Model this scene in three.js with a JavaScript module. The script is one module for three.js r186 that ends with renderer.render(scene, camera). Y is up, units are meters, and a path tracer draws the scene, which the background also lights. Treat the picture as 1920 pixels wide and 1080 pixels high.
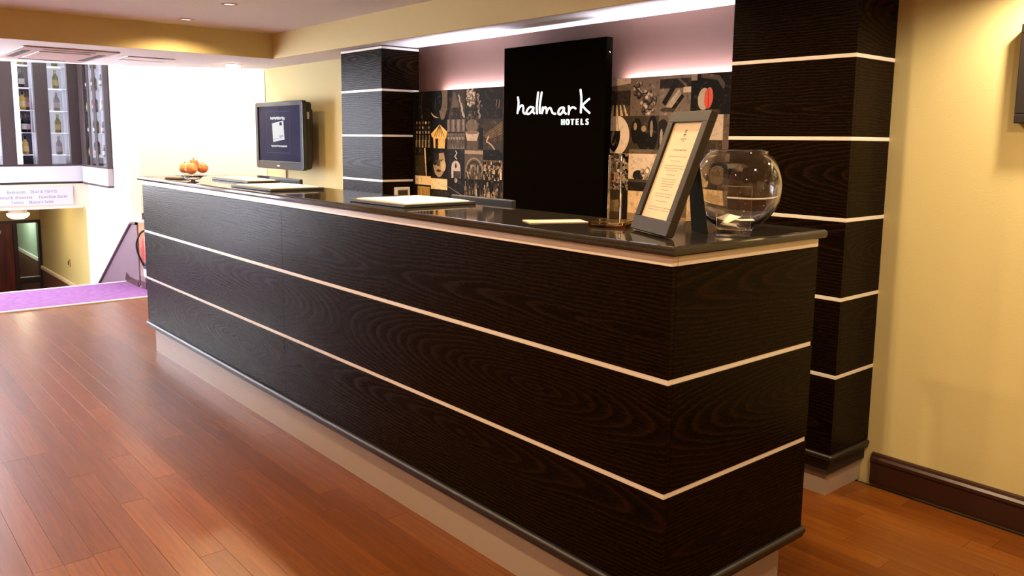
import * as THREE from 'three';
import { RoundedBoxGeometry } from 'three/addons/geometries/RoundedBoxGeometry.js';
import { mergeGeometries, toCreasedNormals } from 'three/addons/utils/BufferGeometryUtils.js';
import { FontLoader } from 'three/addons/loaders/FontLoader.js';
import { TextGeometry } from 'three/addons/geometries/TextGeometry.js';
import { ImprovedNoise } from 'three/addons/math/ImprovedNoise.js';
import { RectAreaLightUniformsLib } from 'three/addons/lights/RectAreaLightUniformsLib.js';
RectAreaLightUniformsLib.init();

// ---------- camera, daylight, exposure ----------
const scene = new THREE.Scene();
const FOCAL = 1545.4;
const camera = new THREE.PerspectiveCamera(2 * Math.atan(540 / FOCAL) * 180 / Math.PI, 1920 / 1080, 0.05, 60);
camera.position.set(-1.7618, 1.5202, 1.4012);
camera.rotation.set(-7.6711 * Math.PI / 180, -40.3631 * Math.PI / 180, 0.6597 * Math.PI / 180, 'YXZ');
camera.setViewOffset(1920, 1080, 0, 69.4, 1920, 1080);
scene.background = new THREE.Color(0.86, 0.88, 1.0);
scene.backgroundIntensity = 29;
const renderer = new THREE.WebGLRenderer({ antialias: true });
renderer.toneMapping = THREE.LinearToneMapping;
renderer.toneMappingExposure = 1.0;
renderer.shadowMap.enabled = true;
const WARM = new THREE.Color(1, 0.72, 0.40), COOL = new THREE.Color(0.80, 0.80, 1.0);
const SPOT = 8.6, LED = 62;

// ---------- small tools ----------
let seed = 7;
const rnd = () => { seed = (seed * 1664525 + 1013904223) >>> 0; return seed / 4294967296; };
const perlin = new ImprovedNoise();
const noise = (x, y, z = 0) => perlin.noise(x, y, z);
const taken = {};
function numbered(n) { taken[n] = (taken[n] ?? -1) + 1; return taken[n] ? n + '_' + String(taken[n]).padStart(3, '0') : n; }
function thing(name, label, category, [x, y, z] = [0, 0, 0], turn = 0, group) {
  const o = new THREE.Group(); o.name = numbered(name); scene.add(o);
  o.position.set(x, y, z); o.rotation.y = turn; o.userData = { label, category };
  if (group) o.userData.group = group;
  return o;
}
function mesh(name, geo, mat, parent) {
  const m = new THREE.Mesh(geo, mat); m.name = parent ? name : numbered(name);
  m.castShadow = m.receiveShadow = true; (parent ?? scene).add(m); return m;
}
function tag(o, label, category, group) { o.userData.label = label; o.userData.category = category; if (group) o.userData.group = group; return o; }
function struct(name, geo, mat, label) { const m = mesh(name, geo, mat); m.name = name; m.userData.kind = 'structure'; if (label) m.userData.label = label; return m; }
function structGroup(name, label) { const g = new THREE.Group(); g.name = name; g.userData.kind = 'structure'; if (label) g.userData.label = label; scene.add(g); return g; }
// uv in metres from the faces' own directions
function planarUV(g) {
  const q = g.index ? g.toNonIndexed() : g, p = q.attributes.position, uv = new Float32Array(p.count * 2);
  const a = new THREE.Vector3(), b = new THREE.Vector3(), c = new THREE.Vector3();
  for (let i = 0; i < p.count; i += 3) {
    a.fromBufferAttribute(p, i); b.fromBufferAttribute(p, i + 1); c.fromBufferAttribute(p, i + 2);
    const n = b.clone().sub(a).cross(c.clone().sub(a)), ax = Math.abs(n.x), ay = Math.abs(n.y), az = Math.abs(n.z);
    [a, b, c].forEach((v, k) => {
      const o = (i + k) * 2;
      if (ay >= ax && ay >= az) { uv[o] = v.z; uv[o + 1] = v.x; }
      else if (ax >= az) { uv[o] = v.z; uv[o + 1] = v.y; }
      else { uv[o] = v.x; uv[o + 1] = v.y; }
    });
  }
  q.setAttribute('uv', new THREE.BufferAttribute(uv, 2)); return q;
}
function shiftUV(g, du, dv) { const u = g.attributes.uv; for (let i = 0; i < u.count; i++) u.setXY(i, u.getX(i) + du, u.getY(i) + dv); return g; }
// a box between two corners, edges rounded by r
function bx(x0, y0, z0, x1, y1, z1, r = 0) {
  const w = x1 - x0, h = y1 - y0, d = z1 - z0;
  let g = r ? new RoundedBoxGeometry(w, h, d, 2, Math.min(r, w / 2.01, h / 2.01, d / 2.01)) : new THREE.BoxGeometry(w, h, d);
  g.translate((x0 + x1) / 2, (y0 + y1) / 2, (z0 + z1) / 2);
  return planarUV(g);
}
function lathe(pts, n = 40) { return new THREE.LatheGeometry(pts.map(([a, b]) => new THREE.Vector2(a, b)), n); }
function tube(pts, r, n = 40, s = 10, closed = false) { return new THREE.TubeGeometry(new THREE.CatmullRomCurve3(pts.map((p) => new THREE.Vector3(...p)), closed), n, r, s, closed); }
function cyl(r0, r1, h, x, y, z, n = 24) { const g = new THREE.CylinderGeometry(r1, r0, h, n); g.translate(x, y + h / 2, z); return g; }
// outline in (x, z), raised from y0 to y1, with rounded edges
function slab(pts, y0, y1, bev = 0) {
  const s = new THREE.Shape(pts.map(([x, z]) => new THREE.Vector2(x, -z)));
  const g = new THREE.ExtrudeGeometry(s, { depth: y1 - y0 - 2 * bev, bevelEnabled: bev > 0, bevelThickness: bev, bevelSize: bev, bevelOffset: -bev, bevelSegments: 4 });
  g.rotateX(-Math.PI / 2); g.translate(0, y0 + bev, 0); return planarUV(g);
}
// a profile in (out, y) run along a straight line: dir 'z' (out = -x) or 'x' (out = +z)
function texFrom(w, h, fn, srgb = true) {
  const d = new Uint8Array(w * h * 4);
  for (let j = 0; j < h; j++) for (let i = 0; i < w; i++) { const c = fn(i, j), o = (j * w + i) * 4; d[o] = c[0]; d[o + 1] = c[1]; d[o + 2] = c[2]; d[o + 3] = 255; }
  const t = new THREE.DataTexture(d, w, h); t.wrapS = t.wrapT = THREE.RepeatWrapping; t.magFilter = THREE.LinearFilter; t.minFilter = THREE.LinearMipmapLinearFilter; t.generateMipmaps = true;
  if (srgb) t.colorSpace = THREE.SRGBColorSpace; t.needsUpdate = true; return t;
}
function canvas(w, h, draw) {
  const c = document.createElement('canvas'); c.width = w; c.height = h; draw(c.getContext('2d'), w, h);
  const t = new THREE.CanvasTexture(c); t.colorSpace = THREE.SRGBColorSpace; t.anisotropy = 8; return t;
}
const mix = (a, b, t) => a + (b - a) * t, clamp = (v) => Math.max(0, Math.min(1, v));

// ---------- materials ----------
// dark stained open-grain oak, grain along u; flat-sawn arches in the middle of the board
function darkOak(k, v0, d0, slope) {
  const W = 2048, H = 256, mu = 2.60, mv = 0.333;
  const line = new Float32Array(W * H);
  for (let j = 0; j < H; j++) for (let i = 0; i < W; i++) {
    const u = i / W * mu, v = j / H * mv, e = Math.min(1, Math.min(i, W - i) / 90);
    const wob = 0.016 * noise(u * 2.2 + k * 9, v * 7, k) + 0.005 * noise(u * 9, v * 26, k + 3);
    const r = Math.sqrt((v - v0 + wob) ** 2 + (d0 + slope * Math.abs(u - mu / 2)) ** 2);
    const ring = (r * 84 + 0.5 * noise(u * 3, v * 9, k + 8)) % 1, saw = ring < 0.75 ? ring / 0.75 : (1 - ring) / 0.25;
    const pore = clamp(0.5 + 1.5 * noise(u * 46 + 31 * k, v * 420, k)) * 0.6 + clamp(0.5 + 1.2 * noise(u * 14, v * 170, k + 5)) * 0.4;
    line[j * W + i] = clamp(0.42 * saw ** 4 * (0.4 + 0.6 * e) + 0.62 * pore * (0.5 + 0.5 * saw));
  }
  const map = texFrom(W, H, (i, j) => { const t = line[j * W + i]; return [mix(8, 41, t), mix(4, 20, t), mix(1, 9, t)]; });
  const bump = texFrom(W, H, (i, j) => { const t = 255 * line[j * W + i]; return [t, t, t]; }, false);
  const rough = texFrom(W, H, (i, j) => { const t = 88 + 62 * line[j * W + i]; return [t, t, t]; }, false);
  for (const t of [map, bump, rough]) t.repeat.set(1 / mu, 1 / mv);
  return new THREE.MeshPhysicalMaterial({ map, bumpMap: bump, bumpScale: 0.0004, roughnessMap: rough, roughness: 0.66, specularIntensity: 0.09 });
}
const OAK = [darkOak(1, 0.12, 0.010, 0.050), darkOak(2, 0.36, 0.05, 0.02), darkOak(3, 0.24, 0.02, 0.075), darkOak(4, 0.18, 0.004, 0.15)];
const std = (c, roughness, more = {}) => new THREE.MeshPhysicalMaterial({ color: c, roughness, ...more });
const lin = (r, g, b) => new THREE.Color().setRGB(r, g, b);
// wall paint with the faint grain of a roller
const paintBump = texFrom(256, 256, (i, j) => { const t = 128 + 70 * noise(i / 5, j / 5, 2) + 40 * noise(i / 2.2, j / 2.2, 5); return [t, t, t]; }, false);
paintBump.repeat.set(2.5, 2.5);
const paint = (c, r = 0.75) => std(c, r, { bumpMap: paintBump, bumpScale: 0.0004 });
const CREAM = paint(lin(0.55, 0.46, 0.215)), PALE = paint(lin(0.80, 0.70, 0.52)), WHITE = paint(lin(0.84, 0.80, 0.76)), MAUVE = paint(lin(0.078, 0.029, 0.015)), DADO = paint(lin(0.16, 0.10, 0.125), 0.5);
const SOFFIT = paint(lin(0.74, 0.61, 0.29)), YELLOW = paint(lin(0.56, 0.44, 0.16)), BROWN = paint(lin(0.16, 0.06, 0.035), 0.45), TAN = paint(lin(0.66, 0.47, 0.28)), GREEN = paint(lin(0.42, 0.50, 0.40));
const brushed = texFrom(256, 64, (i, j) => { const t = 150 + 60 * noise(i / 60, j / 1.5, 4); return [t, t, t]; }, false);
brushed.repeat.set(2, 8);
const ALU = std(lin(0.74, 0.68, 0.62), 0.6, { metalness: 0.25, roughnessMap: brushed });
const PLINTH = std(lin(0.34, 0.26, 0.21), 0.6, { metalness: 0.1, roughnessMap: brushed });
const GRANITE = std(lin(0.024, 0.020, 0.017), 0.06, { map: texFrom(256, 256, (i, j) => { const s = noise(i / 1.7, j / 1.7, 1) > 0.52 ? 70 : 0, t = 235 - 60 * noise(i / 4, j / 4) ; return [Math.min(255, t + s), Math.min(255, t + s), Math.min(255, t + s)]; }) });
GRANITE.map.repeat.set(3, 3);
const BLACK = std(lin(0.012, 0.011, 0.010), 0.45), SATIN = std(lin(0.012, 0.009, 0.008), 0.4), SIGNBLACK = std(lin(0.0025, 0.0017, 0.0010), 0.5, { specularIntensity: 0.0 }), GLOSSY = std(lin(0.010, 0.010, 0.012), 0.12);
const LEATHER = std(lin(0.018, 0.014, 0.012), 0.45, { bumpMap: paintBump, bumpScale: 0.0006 });
const PAPER = std(lin(0.82, 0.80, 0.74), 0.8), CHROME = std(lin(0.8, 0.8, 0.8), 0.15, { metalness: 1 });
const GLASS = new THREE.MeshPhysicalMaterial({ color: 0xffffff, transmission: 1, roughness: 0.0, ior: 1.5, thickness: 0.01 });
const PANE = new THREE.MeshPhysicalMaterial({ color: lin(0.96, 0.97, 0.97), transmission: 1, roughness: 0.0, ior: 1.45, thickness: 0 });
const glow = (c, k) => new THREE.MeshStandardMaterial({ color: 0x000000, emissive: c, emissiveIntensity: k });

// ---------- the shell ----------
const H1 = 2.2, H2 = 2.41, H3 = 2.95, XR = 1.81, ZB = -5.57, ZC = -7.55, XS = 0.70, XB = 1.42;
// floor of narrow planks, laid along the counter
const floor = structGroup('floor', 'reddish brown wood plank floor');
mesh('subfloor', bx(-4.1, -0.20, -6.68, 1.95, -0.016, 3.3), std(lin(0.03, 0.012, 0.006), 0.9), floor);
{
  const plankTex = [0, 1, 2].map((k) => texFrom(1024, 128, (i, j) => {
    const u = i / 1024 * 1.25, v = j / 128 * 0.1;
    const g = 0.5 + 0.55 * noise(u * 3.0 + k * 11, v * 90, k) + 0.35 * noise(u * 16, v * 330, k + 4) + 0.3 * noise(u * 1.5, v * 22, k + 7);
    const t = clamp(g); return [mix(142, 178, t), mix(82, 110, t), mix(40, 57, t)];
  }));
  for (const t of plankTex) t.repeat.set(1 / 1.25, 10);
  const tones = [[1, 1, 1], [0.86, 0.82, 0.80], [1.10, 1.12, 1.10], [0.94, 0.90, 0.90], [1.04, 1.07, 1.04], [0.80, 0.75, 0.72], [1.0, 0.95, 0.92]];
  const mats = []; for (const t of plankTex) for (const c of tones) mats.push(std(lin(0.40 * c[0], 0.35 * c[1], 0.16 * c[2]), 0.31, { map: t, specularIntensity: 0.55, ior: 1.5 }));
  const PW = 0.098, rest = mats.map(() => []);
  function plank(x, z0, z1, m, single) {
    const g = new RoundedBoxGeometry(PW - 0.0009, 0.016, z1 - z0 - 0.0009, 1, 0.0006);
    g.translate(0, -0.008, 0); g.translate(x, 0, (z0 + z1) / 2);
    const q = shiftUV(planarUV(g), rnd() * 1.2, rnd());
    if (single) mesh('plank', q, mats[m], floor); else rest[m].push(q);
  }
  for (let r = 0; r < 59; r++) {
    const x = -4.02 + PW * (r + 0.5) - 0.003; let z = -6.68 - rnd() * 1.1;
    while (z < 3.2) {
      const z0 = Math.max(z, -6.68), z1 = Math.min(z + 1.2, 3.2); z += 1.2;
      if (z1 - z0 < 0.05) continue;
      const seen = (x > -1.45 && x < 0.06 && z1 > -6.7 && z0 < -0.5 && !(x < -0.9 && z1 < -4.2)) || (x > 0.62 && z1 > -0.35 && z0 < 0.75);
      plank(x, z0, z1, Math.floor(rnd() * mats.length), seen);
    }
  }
  rest.forEach((list, k) => { if (list.length) { const m = mesh('distant_planks', mergeGeometries(list), mats[k], floor); m.userData.kind = 'stuff'; } });
}
// purple carpet at the head of the stairs
const carpetTex = texFrom(256, 256, (i, j) => { const t = 0.5 + 0.5 * noise(i / 1.6, j / 1.6, 1) + 0.35 * noise(i / 22, j / 22, 6); const c = clamp(t); return [mix(86, 142, c), mix(38, 84, c), mix(94, 152, c)]; });
carpetTex.repeat.set(1.6, 1.6);
const CARPET = std(lin(1, 1, 1), 0.95, { map: carpetTex, sheen: 0.4, sheenColor: lin(0.5, 0.3, 0.5), bumpMap: carpetTex, bumpScale: 0.004 });
const carpet = struct('trim_1', slab([[-2.3, -6.70], [2.7, -6.70], [2.7, -8.0], [0.82, -8.0], [0.82, -7.3], [0.70, -7.3], [0.70, -7.70], [-2.3, -7.70]], -0.2, 0.004), CARPET, 'purple carpet on the landing at the head of the stairs');
struct('trim_2', bx(-2.3, -0.02, -6.715, 1.78, 0.012, -6.68, 0.004), std(lin(0.82, 0.80, 0.80), 0.35, { metalness: 0.4 }), 'pale metal threshold between carpet and planks');
struct('trim_3', bx(-2.3, -0.05, -7.74, 0.685, 0.008, -7.695, 0.006), std(lin(0.80, 0.66, 0.66), 0.5), 'pale nosing on the top stair');
const stairs = thing('staircase', 'purple carpeted stairs going down to the lower corridor', 'stairs', [0, 0, 0]);
for (let k = 0; k < 5; k++) mesh('step', bx(-2.29, -0.172 * (k + 1) - 0.2, -7.74 - 0.29 * (k + 1), 0.683, -0.172 * (k + 1), -7.741 - 0.29 * k, 0.008), CARPET, stairs);

struct('wall_right', bx(XR, -0.2, -6.68, XR + 0.12, 2.6, 3.3), CREAM, 'cream yellow wall behind the counter');
struct('wall_behind', bx(-4.1, -0.2, 3.2, XR + 0.12, 2.6, 3.32), TAN);
struct('wall_left', bx(-4.12, -0.2, -5.69, -4.0, 2.6, 3.3), TAN);
struct('wall_left_return', bx(-4.12, -0.2, ZB - 0.12, -2.3, 2.6, ZB), TAN);
struct('wall_end', bx(0.82, -0.2, -8.12, 2.8, H3, -8.0), PALE, 'pale wall beyond the far end of the counter, under a roof light');
struct('wall_alcove', mergeGeometries([bx(2.7, -0.2, -8.0, 2.8, H3, -6.5), bx(XR + 0.121, -0.2, -6.6, 2.7, H3, -6.5), bx(-2.42, H1 + 0.101, -6.6, XR + 0.12, H3, -6.5)]), PALE);
struct('trim_4', bx(XR - 0.008, 0, -6.694, XR + 0.02, H1, -6.6805, 0.003), PALE, 'slim corner bead at the end of the screen wall');
struct('wall_stair_right', mergeGeometries([bx(XS, -1.8, -9.3, XS + 0.12, 0.66, -7.28), bx(XS, 0.66, -9.3, XS + 0.12, H3, -7.56), slab([[XS, -7.56], [XS + 0.12, -7.56], [XS, -7.48]], 0.66, H3)]), WHITE, 'white wall beside the stairs');
struct('wall_corridor', bx(XS, -1.8, -12.1, XS + 0.12, 0.9, -9.3), YELLOW, 'yellow corridor wall on the lower floor');
struct('wall_corridor_left', bx(-1.52, -1.8, -12.1, -1.4, 0.9, -9.3), YELLOW);
// window wall on the other side of the stairs
struct('wall_stair_left', mergeGeometries([bx(-2.42, -1.8, -9.3, -2.3, 0.15, ZB - 0.12), bx(-2.42, 2.55, -9.3, -2.3, H3, ZB - 0.12), bx(-2.42, 0.15, -9.3, -2.3, 2.55, -9.1), bx(-2.42, 0.15, -7.42, -2.3, 2.55, ZB - 0.12)]), WHITE);
{
  const w = structGroup('window_1', 'tall daylight window beside the stairs');
  const f = []; for (const z of [-9.10, -8.28, -7.46]) f.push(bx(-2.39, 0.15, z, -2.33, 2.55, z + 0.04));
  for (const y of [0.15, 1.75, 2.51]) f.push(bx(-2.39, y, -9.10, -2.33, y + 0.04, -7.42));
  mesh('window_frame', mergeGeometries(f), std(lin(0.75, 0.75, 0.75), 0.5), w);
  for (const [z0, z1] of [[-9.06, -8.28], [-8.24, -7.46]]) for (const [y0, y1] of [[0.19, 1.75], [1.79, 2.51]]) mesh('window_pane', bx(-2.364, y0, z0, -2.358, y1, z1), PANE, w);
}
struct('wall_far', mergeGeometries([bx(-0.56, 0.9, -9.62, 0.82, H3, -9.5), bx(-0.63, 0.9, -9.62, -0.56, H3, -9.16), bx(-2.42, 0.9, -9.62, -2.2, H3, -9.16), bx(-2.2, 0.9, -9.62, -0.63, 1.0, -9.16), bx(-2.2, 2.7, -9.62, -0.63, H3, -9.16), bx(-2.42, -1.8, -9.42, -1.4, 0.9, -9.3)]), WHITE);
{
  const w = structGroup('window_2', 'daylight window left of the bottle cabinet'), f = [-2.2, -1.435, -0.67].map((x) => bx(x, 1.0, -9.45, x + 0.04, 2.7, -9.40)); for (const y of [1.0, 2.66]) f.push(bx(-2.2, y, -9.449, -0.63, y + 0.04, -9.401));
  mesh('window_frame', mergeGeometries(f), std(lin(0.75, 0.75, 0.75), 0.5), w); for (const x of [-2.16, -1.395]) mesh('window_pane', bx(x, 1.04, -9.43, x + 0.725, 2.66, -9.424), PANE, w);
}
struct('wall_corridor_end', mergeGeometries([bx(-1.52, 0.309, -12.12, 0.82, 0.9, -12), bx(-1.52, -1.8, -12.12, -0.55, 0.309, -12)]), YELLOW, 'yellow wall over the corridor door');
struct('wall_under_landing', bx(-2.42, -1.95, -7.69, 0.82, -0.2, -7.6), DADO);
struct('floor_lower', bx(-2.42, -1.95, -15.2, 0.95, -1.8, -7.6), std(lin(0.2, 0.08, 0.2), 0.9));
struct('ceiling_corridor', bx(-1.52, 0.66, -12.1, 0.82, 0.72, -9.42), WHITE);
// deep beam over the stairs that carries the direction sign
struct('trim_5', bx(-2.3, 0.70, -9.299, XS, 0.966, -9.158, 0.004), PALE, 'pale beam over the stairs below the bottle cabinet');
// ceilings
struct('ceiling', bx(-4.1, H2, ZB, XB, H2 + 0.1, 3.3), WHITE, 'raised white ceiling over the lobby');
struct('ceiling_lower', slab([[-4.1, ZB - 0.021], [XR + 0.12, ZB - 0.021], [XR + 0.12, -6.60], [XR, -6.66], [0.66, -7.40], [-0.32, -7.74], [-2.42, -7.74], [-2.42, -5.9], [-4.1, -5.9]], H1, H1 + 0.1), WHITE, 'lower ceiling over the landing');
struct('ceiling_recess', bx(XB + 0.001, H1, ZB - 0.0205, XR + 0.12, H1 + 0.1, 3.3), WHITE, 'soffit over the recess behind the counter');
struct('ceiling_stair', mergeGeometries([bx(-2.42, H3, -9.62, 0.84, H3 + 0.1, -6.5), bx(0.84, H3, -8.12, 2.8, H3 + 0.1, -7.95), bx(0.84, H3, -6.85, 2.8, H3 + 0.1, -6.5), bx(2.5, H3, -7.95, 2.8, H3 + 0.1, -6.85)]), WHITE);
{
  const w = structGroup('window_3', 'roof light over the pale end wall');
  mesh('window_frame', mergeGeometries([-7.95, -6.89].map((z) => bx(0.84, H3 + 0.02, z, 2.5, H3 + 0.06, z + 0.04))), std(lin(0.75, 0.75, 0.75), 0.5), w); mesh('window_pane', bx(0.84, H3 + 0.065, -7.95, 2.5, H3 + 0.071, -6.85), PANE, w);
}
struct('trim_6', bx(-4.1, H1 - 0.001, ZB - 0.02, XB - 0.021, H2 + 0.02, ZB, 0.002), SOFFIT, 'ochre face of the bulkhead across the lobby');
struct('trim_7', bx(XB - 0.02, H1 - 0.001, ZB - 0.02, XB, H2 + 0.02, 3.2, 0.002), SOFFIT, 'ochre face of the bulkhead along the counter');
// skirting on the right wall
{
  const s = new THREE.Shape(); const p = [[0, 0], [0.02, 0], [0.02, 0.095], [0.026, 0.105], [0.026, 0.118], [0.018, 0.128], [0.014, 0.138], [0.006, 0.142], [0, 0.142]];
  p.forEach(([a, b], i) => i ? s.lineTo(a, b) : s.moveTo(a, b));
  const g = new THREE.ExtrudeGeometry(s, { depth: 3.45, bevelEnabled: false }); g.scale(-1, 1, 1); g.index; 
  const q = planarUV(g); const ps = q.attributes.position; // mirrored: turn the faces round again
  for (let i = 0; i < ps.count; i += 3) { const a = [ps.getX(i), ps.getY(i), ps.getZ(i)]; ps.setXYZ(i, ps.getX(i + 2), ps.getY(i + 2), ps.getZ(i + 2)); ps.setXYZ(i + 2, ...a); }
  planarUV(q); q.deleteAttribute('normal'); q.computeVertexNormals(); q.translate(XR, 0, -0.26);
  const wood = std(lin(0.035, 0.012, 0.008), 0.28); struct('baseboard_right', q, wood, 'dark brown moulded skirting board');
}
// dado beside the stairs, following their slope, and the corridor's
{
  const shape = (pts) => { const s = new THREE.Shape(pts.map(([z, y]) => new THREE.Vector2(-z, y))); const g = new THREE.ExtrudeGeometry(s, { depth: 0.014, bevelEnabled: false }); g.rotateY(Math.PI / 2); g.translate(XS - 0.014, 0, 0); return planarUV(g); };
  struct('trim_9', shape([[-7.28, 0.02], [-7.28, 0.64], [-7.46, 0.625], [-8.81, -0.18], [-9.16, -0.385], [-9.16, -1.2], [-7.72, -0.17], [-7.72, 0.02]]), DADO, 'mauve dado panel following the stairs');
  struct('trim_10', tube([[XS - 0.02, 0.65, -7.27], [XS - 0.02, 0.637, -7.46], [XS - 0.02, 0.60, -7.53], [XS - 0.02, -0.17, -8.81], [XS - 0.02, -0.375, -9.16]], 0.016, 60, 8), std(lin(0.09, 0.05, 0.05), 0.4), 'dark rail on top of the stair dado');
  struct('trim_11', bx(XS - 0.014, -1.8, -11.98, XS, -0.40, -9.16), BROWN, 'brown corridor dado');
  struct('trim_12', bx(XS - 0.03, -0.405, -11.98, XS, -0.355, -9.17, 0.008), std(lin(0.78, 0.62, 0.34), 0.4), 'cream corridor dado rail');
  struct('baseboard_stair', shape([[-7.3, 0.004], [-7.3, 0.07], [-7.60, 0.07], [-7.72, 0.10], [-7.76, 0.02], [-7.72, 0.004]]).translate(-0.006, 0, 0), std(lin(0.05, 0.02, 0.02), 0.4), 'dark skirting at the head of the stairs');
  const g = bx(0.83, 0.02, -8.0, 2.69, 0.665, -7.986), h = bx(0.83, 0.665, -8.0, 2.69, 0.69, -7.976, 0.004), k = bx(0.83, 0.0045, -8.0, 2.69, 0.085, -7.98);
  struct('trim_13', g, DADO, 'mauve dado behind the fire extinguisher'); struct('trim_14', h, std(lin(0.09, 0.05, 0.05), 0.4), 'dark rail on the dado behind the counter'); struct('baseboard_end', k, std(lin(0.05, 0.02, 0.02), 0.4), 'dark skirting behind the counter');
}

// ---------- reception counter ----------
const L = 4.674, D = 0.7535, ROWS = [[0.8655, 1.182], [0.534, 0.8495], [0.212, 0.518]], STRIPS = [0.8495, 0.518];
{
  const t = thing('reception_counter', 'long dark wood reception counter with thin metal bands and a pale plinth', 'counter', [0, 0, 0]);
  const inner = std(lin(0.02, 0.012, 0.008), 0.7);
  mesh('carcass', mergeGeometries([bx(0.021, 0.18, -L + 0.02, 0.43, 1.21, -0.021), bx(0.43, 0.18, -0.40, D - 0.02, 1.21, -0.021), bx(0.43, 0.18, -L + 0.02, D - 0.02, 1.21, -3.90)]), inner, t);
  const seam = -2.44;
  ROWS.forEach(([y0, y1], r) => {
    const put = (g, k, du) => mesh('panel', shiftUV(g, du, -y0), OAK[k % 4], t);
    put(bx(0, y0, seam + 0.0008, 0.02, y1, -0.0005, 0.0015), r * 3, 0.65 + 0.8 + r * 0.4);
    put(bx(0, y0, -L, 0.02, y1, seam - 0.0008, 0.0015), r + 1, 0.3 + r * 0.7);
    put(bx(0.0205, y0, -0.02, D, y1, 0, 0.0015), r + 2, 0.2 + r * 0.3);
    put(bx(0.0205, y0, -L, D, y1, -L + 0.02, 0.0015), r, 0.4);
  });
  for (const y of STRIPS) {
    mesh('metal_band', bx(0.0015, y, -L + 0.002, 0.02, y + 0.016, -0.0015, 0.0012), ALU, t);
    mesh('metal_band', bx(0.0205, y, -0.02, D - 0.008, y + 0.016, -0.0015, 0.0012), ALU, t);
  }
  mesh('top_band', bx(-0.004, 1.184, -L + 0.004, 0.02, 1.2115, 0.003, 0.002), ALU, t);
  mesh('top_band', bx(0.0205, 1.184, -0.02, D - 0.006, 1.2115, 0.004, 0.002), ALU, t);
  // half-round bead under the lowest boards
  const bead = [bx(-0.016, 0.184, -L - 0.014, 0.03, 0.211, 0.016, 0.012), bx(0.0, 0.184, -0.03, D + 0.012, 0.211, 0.016, 0.012), bx(0.0, 0.184, -L - 0.014, D + 0.012, 0.211, -L + 0.03, 0.012), bx(-0.008, 0.174, -L - 0.006, 0.03, 0.186, 0.008, 0.004), bx(0, 0.174, -0.03, D + 0.005, 0.186, 0.008, 0.004)];
  mesh('bead', mergeGeometries(bead), SATIN, t);
  mesh('plinth', mergeGeometries([bx(0.024, 0, -L + 0.07, 0.045, 0.18, -0.05), bx(0.045, 0, -0.07, D - 0.05, 0.18, -0.05), bx(0.045, 0, -L + 0.07, D - 0.05, 0.18, -L + 0.09)]), PLINTH, t);
}
const TOP = 1.242;
tag(mesh('worktop', slab([[-0.026, 0.026], [0.762, 0.026], [0.762, -0.43], [0.452, -0.43], [0.452, -3.86], [0.762, -3.86], [0.762, -L - 0.026], [-0.026, -L - 0.026]], 1.2125, TOP, 0.011), GRANITE), 'polished black stone worktop along the reception counter', 'worktop');

// ---------- panelled columns ----------
const SP = 0.3345, XC = 1.4786;
function column(name, label, z0, z1, k0) {
  const t = thing(name, label, 'column', [0, 0, 0]);
  mesh('core', bx(XC + 0.012, 0.1, z0 + 0.012, XR, 2.18, z1 - 0.012), std(lin(0.02, 0.012, 0.008), 0.7), t);
  for (let r = 0; r < 6; r++) {
    const y0 = 0.195 + SP * r + (r ? 0.016 : 0.0), y1 = r === 5 ? 2.172 : 0.195 + SP * (r + 1);
    const g1 = bx(XC, y0, z0, XC + 0.02, y1, z1, 0.0012), g2 = bx(XC + 0.0203, y0, z1 - 0.02, XR - 0.001, y1, z1, 0.0012);
    mesh('panel', shiftUV(g1, 0.4 * r + k0, -y0), OAK[(r + k0) % 4], t);
    mesh('panel', shiftUV(g2, 0.65 - 1.64 + 0.13 * r * (r < 5 ? 1 : 0), -y0), OAK[(r === 5 ? 3 : r + k0 + 1) % 4], t);
    mesh('panel', bx(XC + 0.0203, y0, z0, XR - 0.001, y1, z0 + 0.02, 0.0012), OAK[(r + k0 + 2) % 4], t);
  }
  for (let r = 1; r < 6; r++) mesh('metal_band', bx(XC - 0.0008, 0.195 + SP * r, z0 - 0.0008, XR - 0.001, 0.195 + SP * r + 0.016, z1 + 0.0008, 0.001), ALU, t);
  mesh('metal_band', bx(XC - 0.0008, 2.172, z0 - 0.0008, XR - 0.001, 2.188, z1 + 0.0008, 0.001), ALU, t);
  mesh('bead', mergeGeometries([bx(XC - 0.014, 0.168, z0 - 0.014, XR - 0.002, 0.195, z1 + 0.014, 0.012), bx(XC - 0.006, 0.156, z0 - 0.006, XR - 0.002, 0.17, z1 + 0.006, 0.004)]), SATIN, t);
  mesh('plinth', bx(XC + 0.024, 0, z0 + 0.024, XR - 0.002, 0.157, z1 - 0.024), PLINTH, t);
  return t;
}
column('column', 'large dark panelled column nearest the camera, beside the fish bowl and yellow wall', -0.879, -0.289, 0);
column('column', 'farther dark panelled column between the wall screen and the photo mural', -4.508, -3.907, 1);

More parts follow.
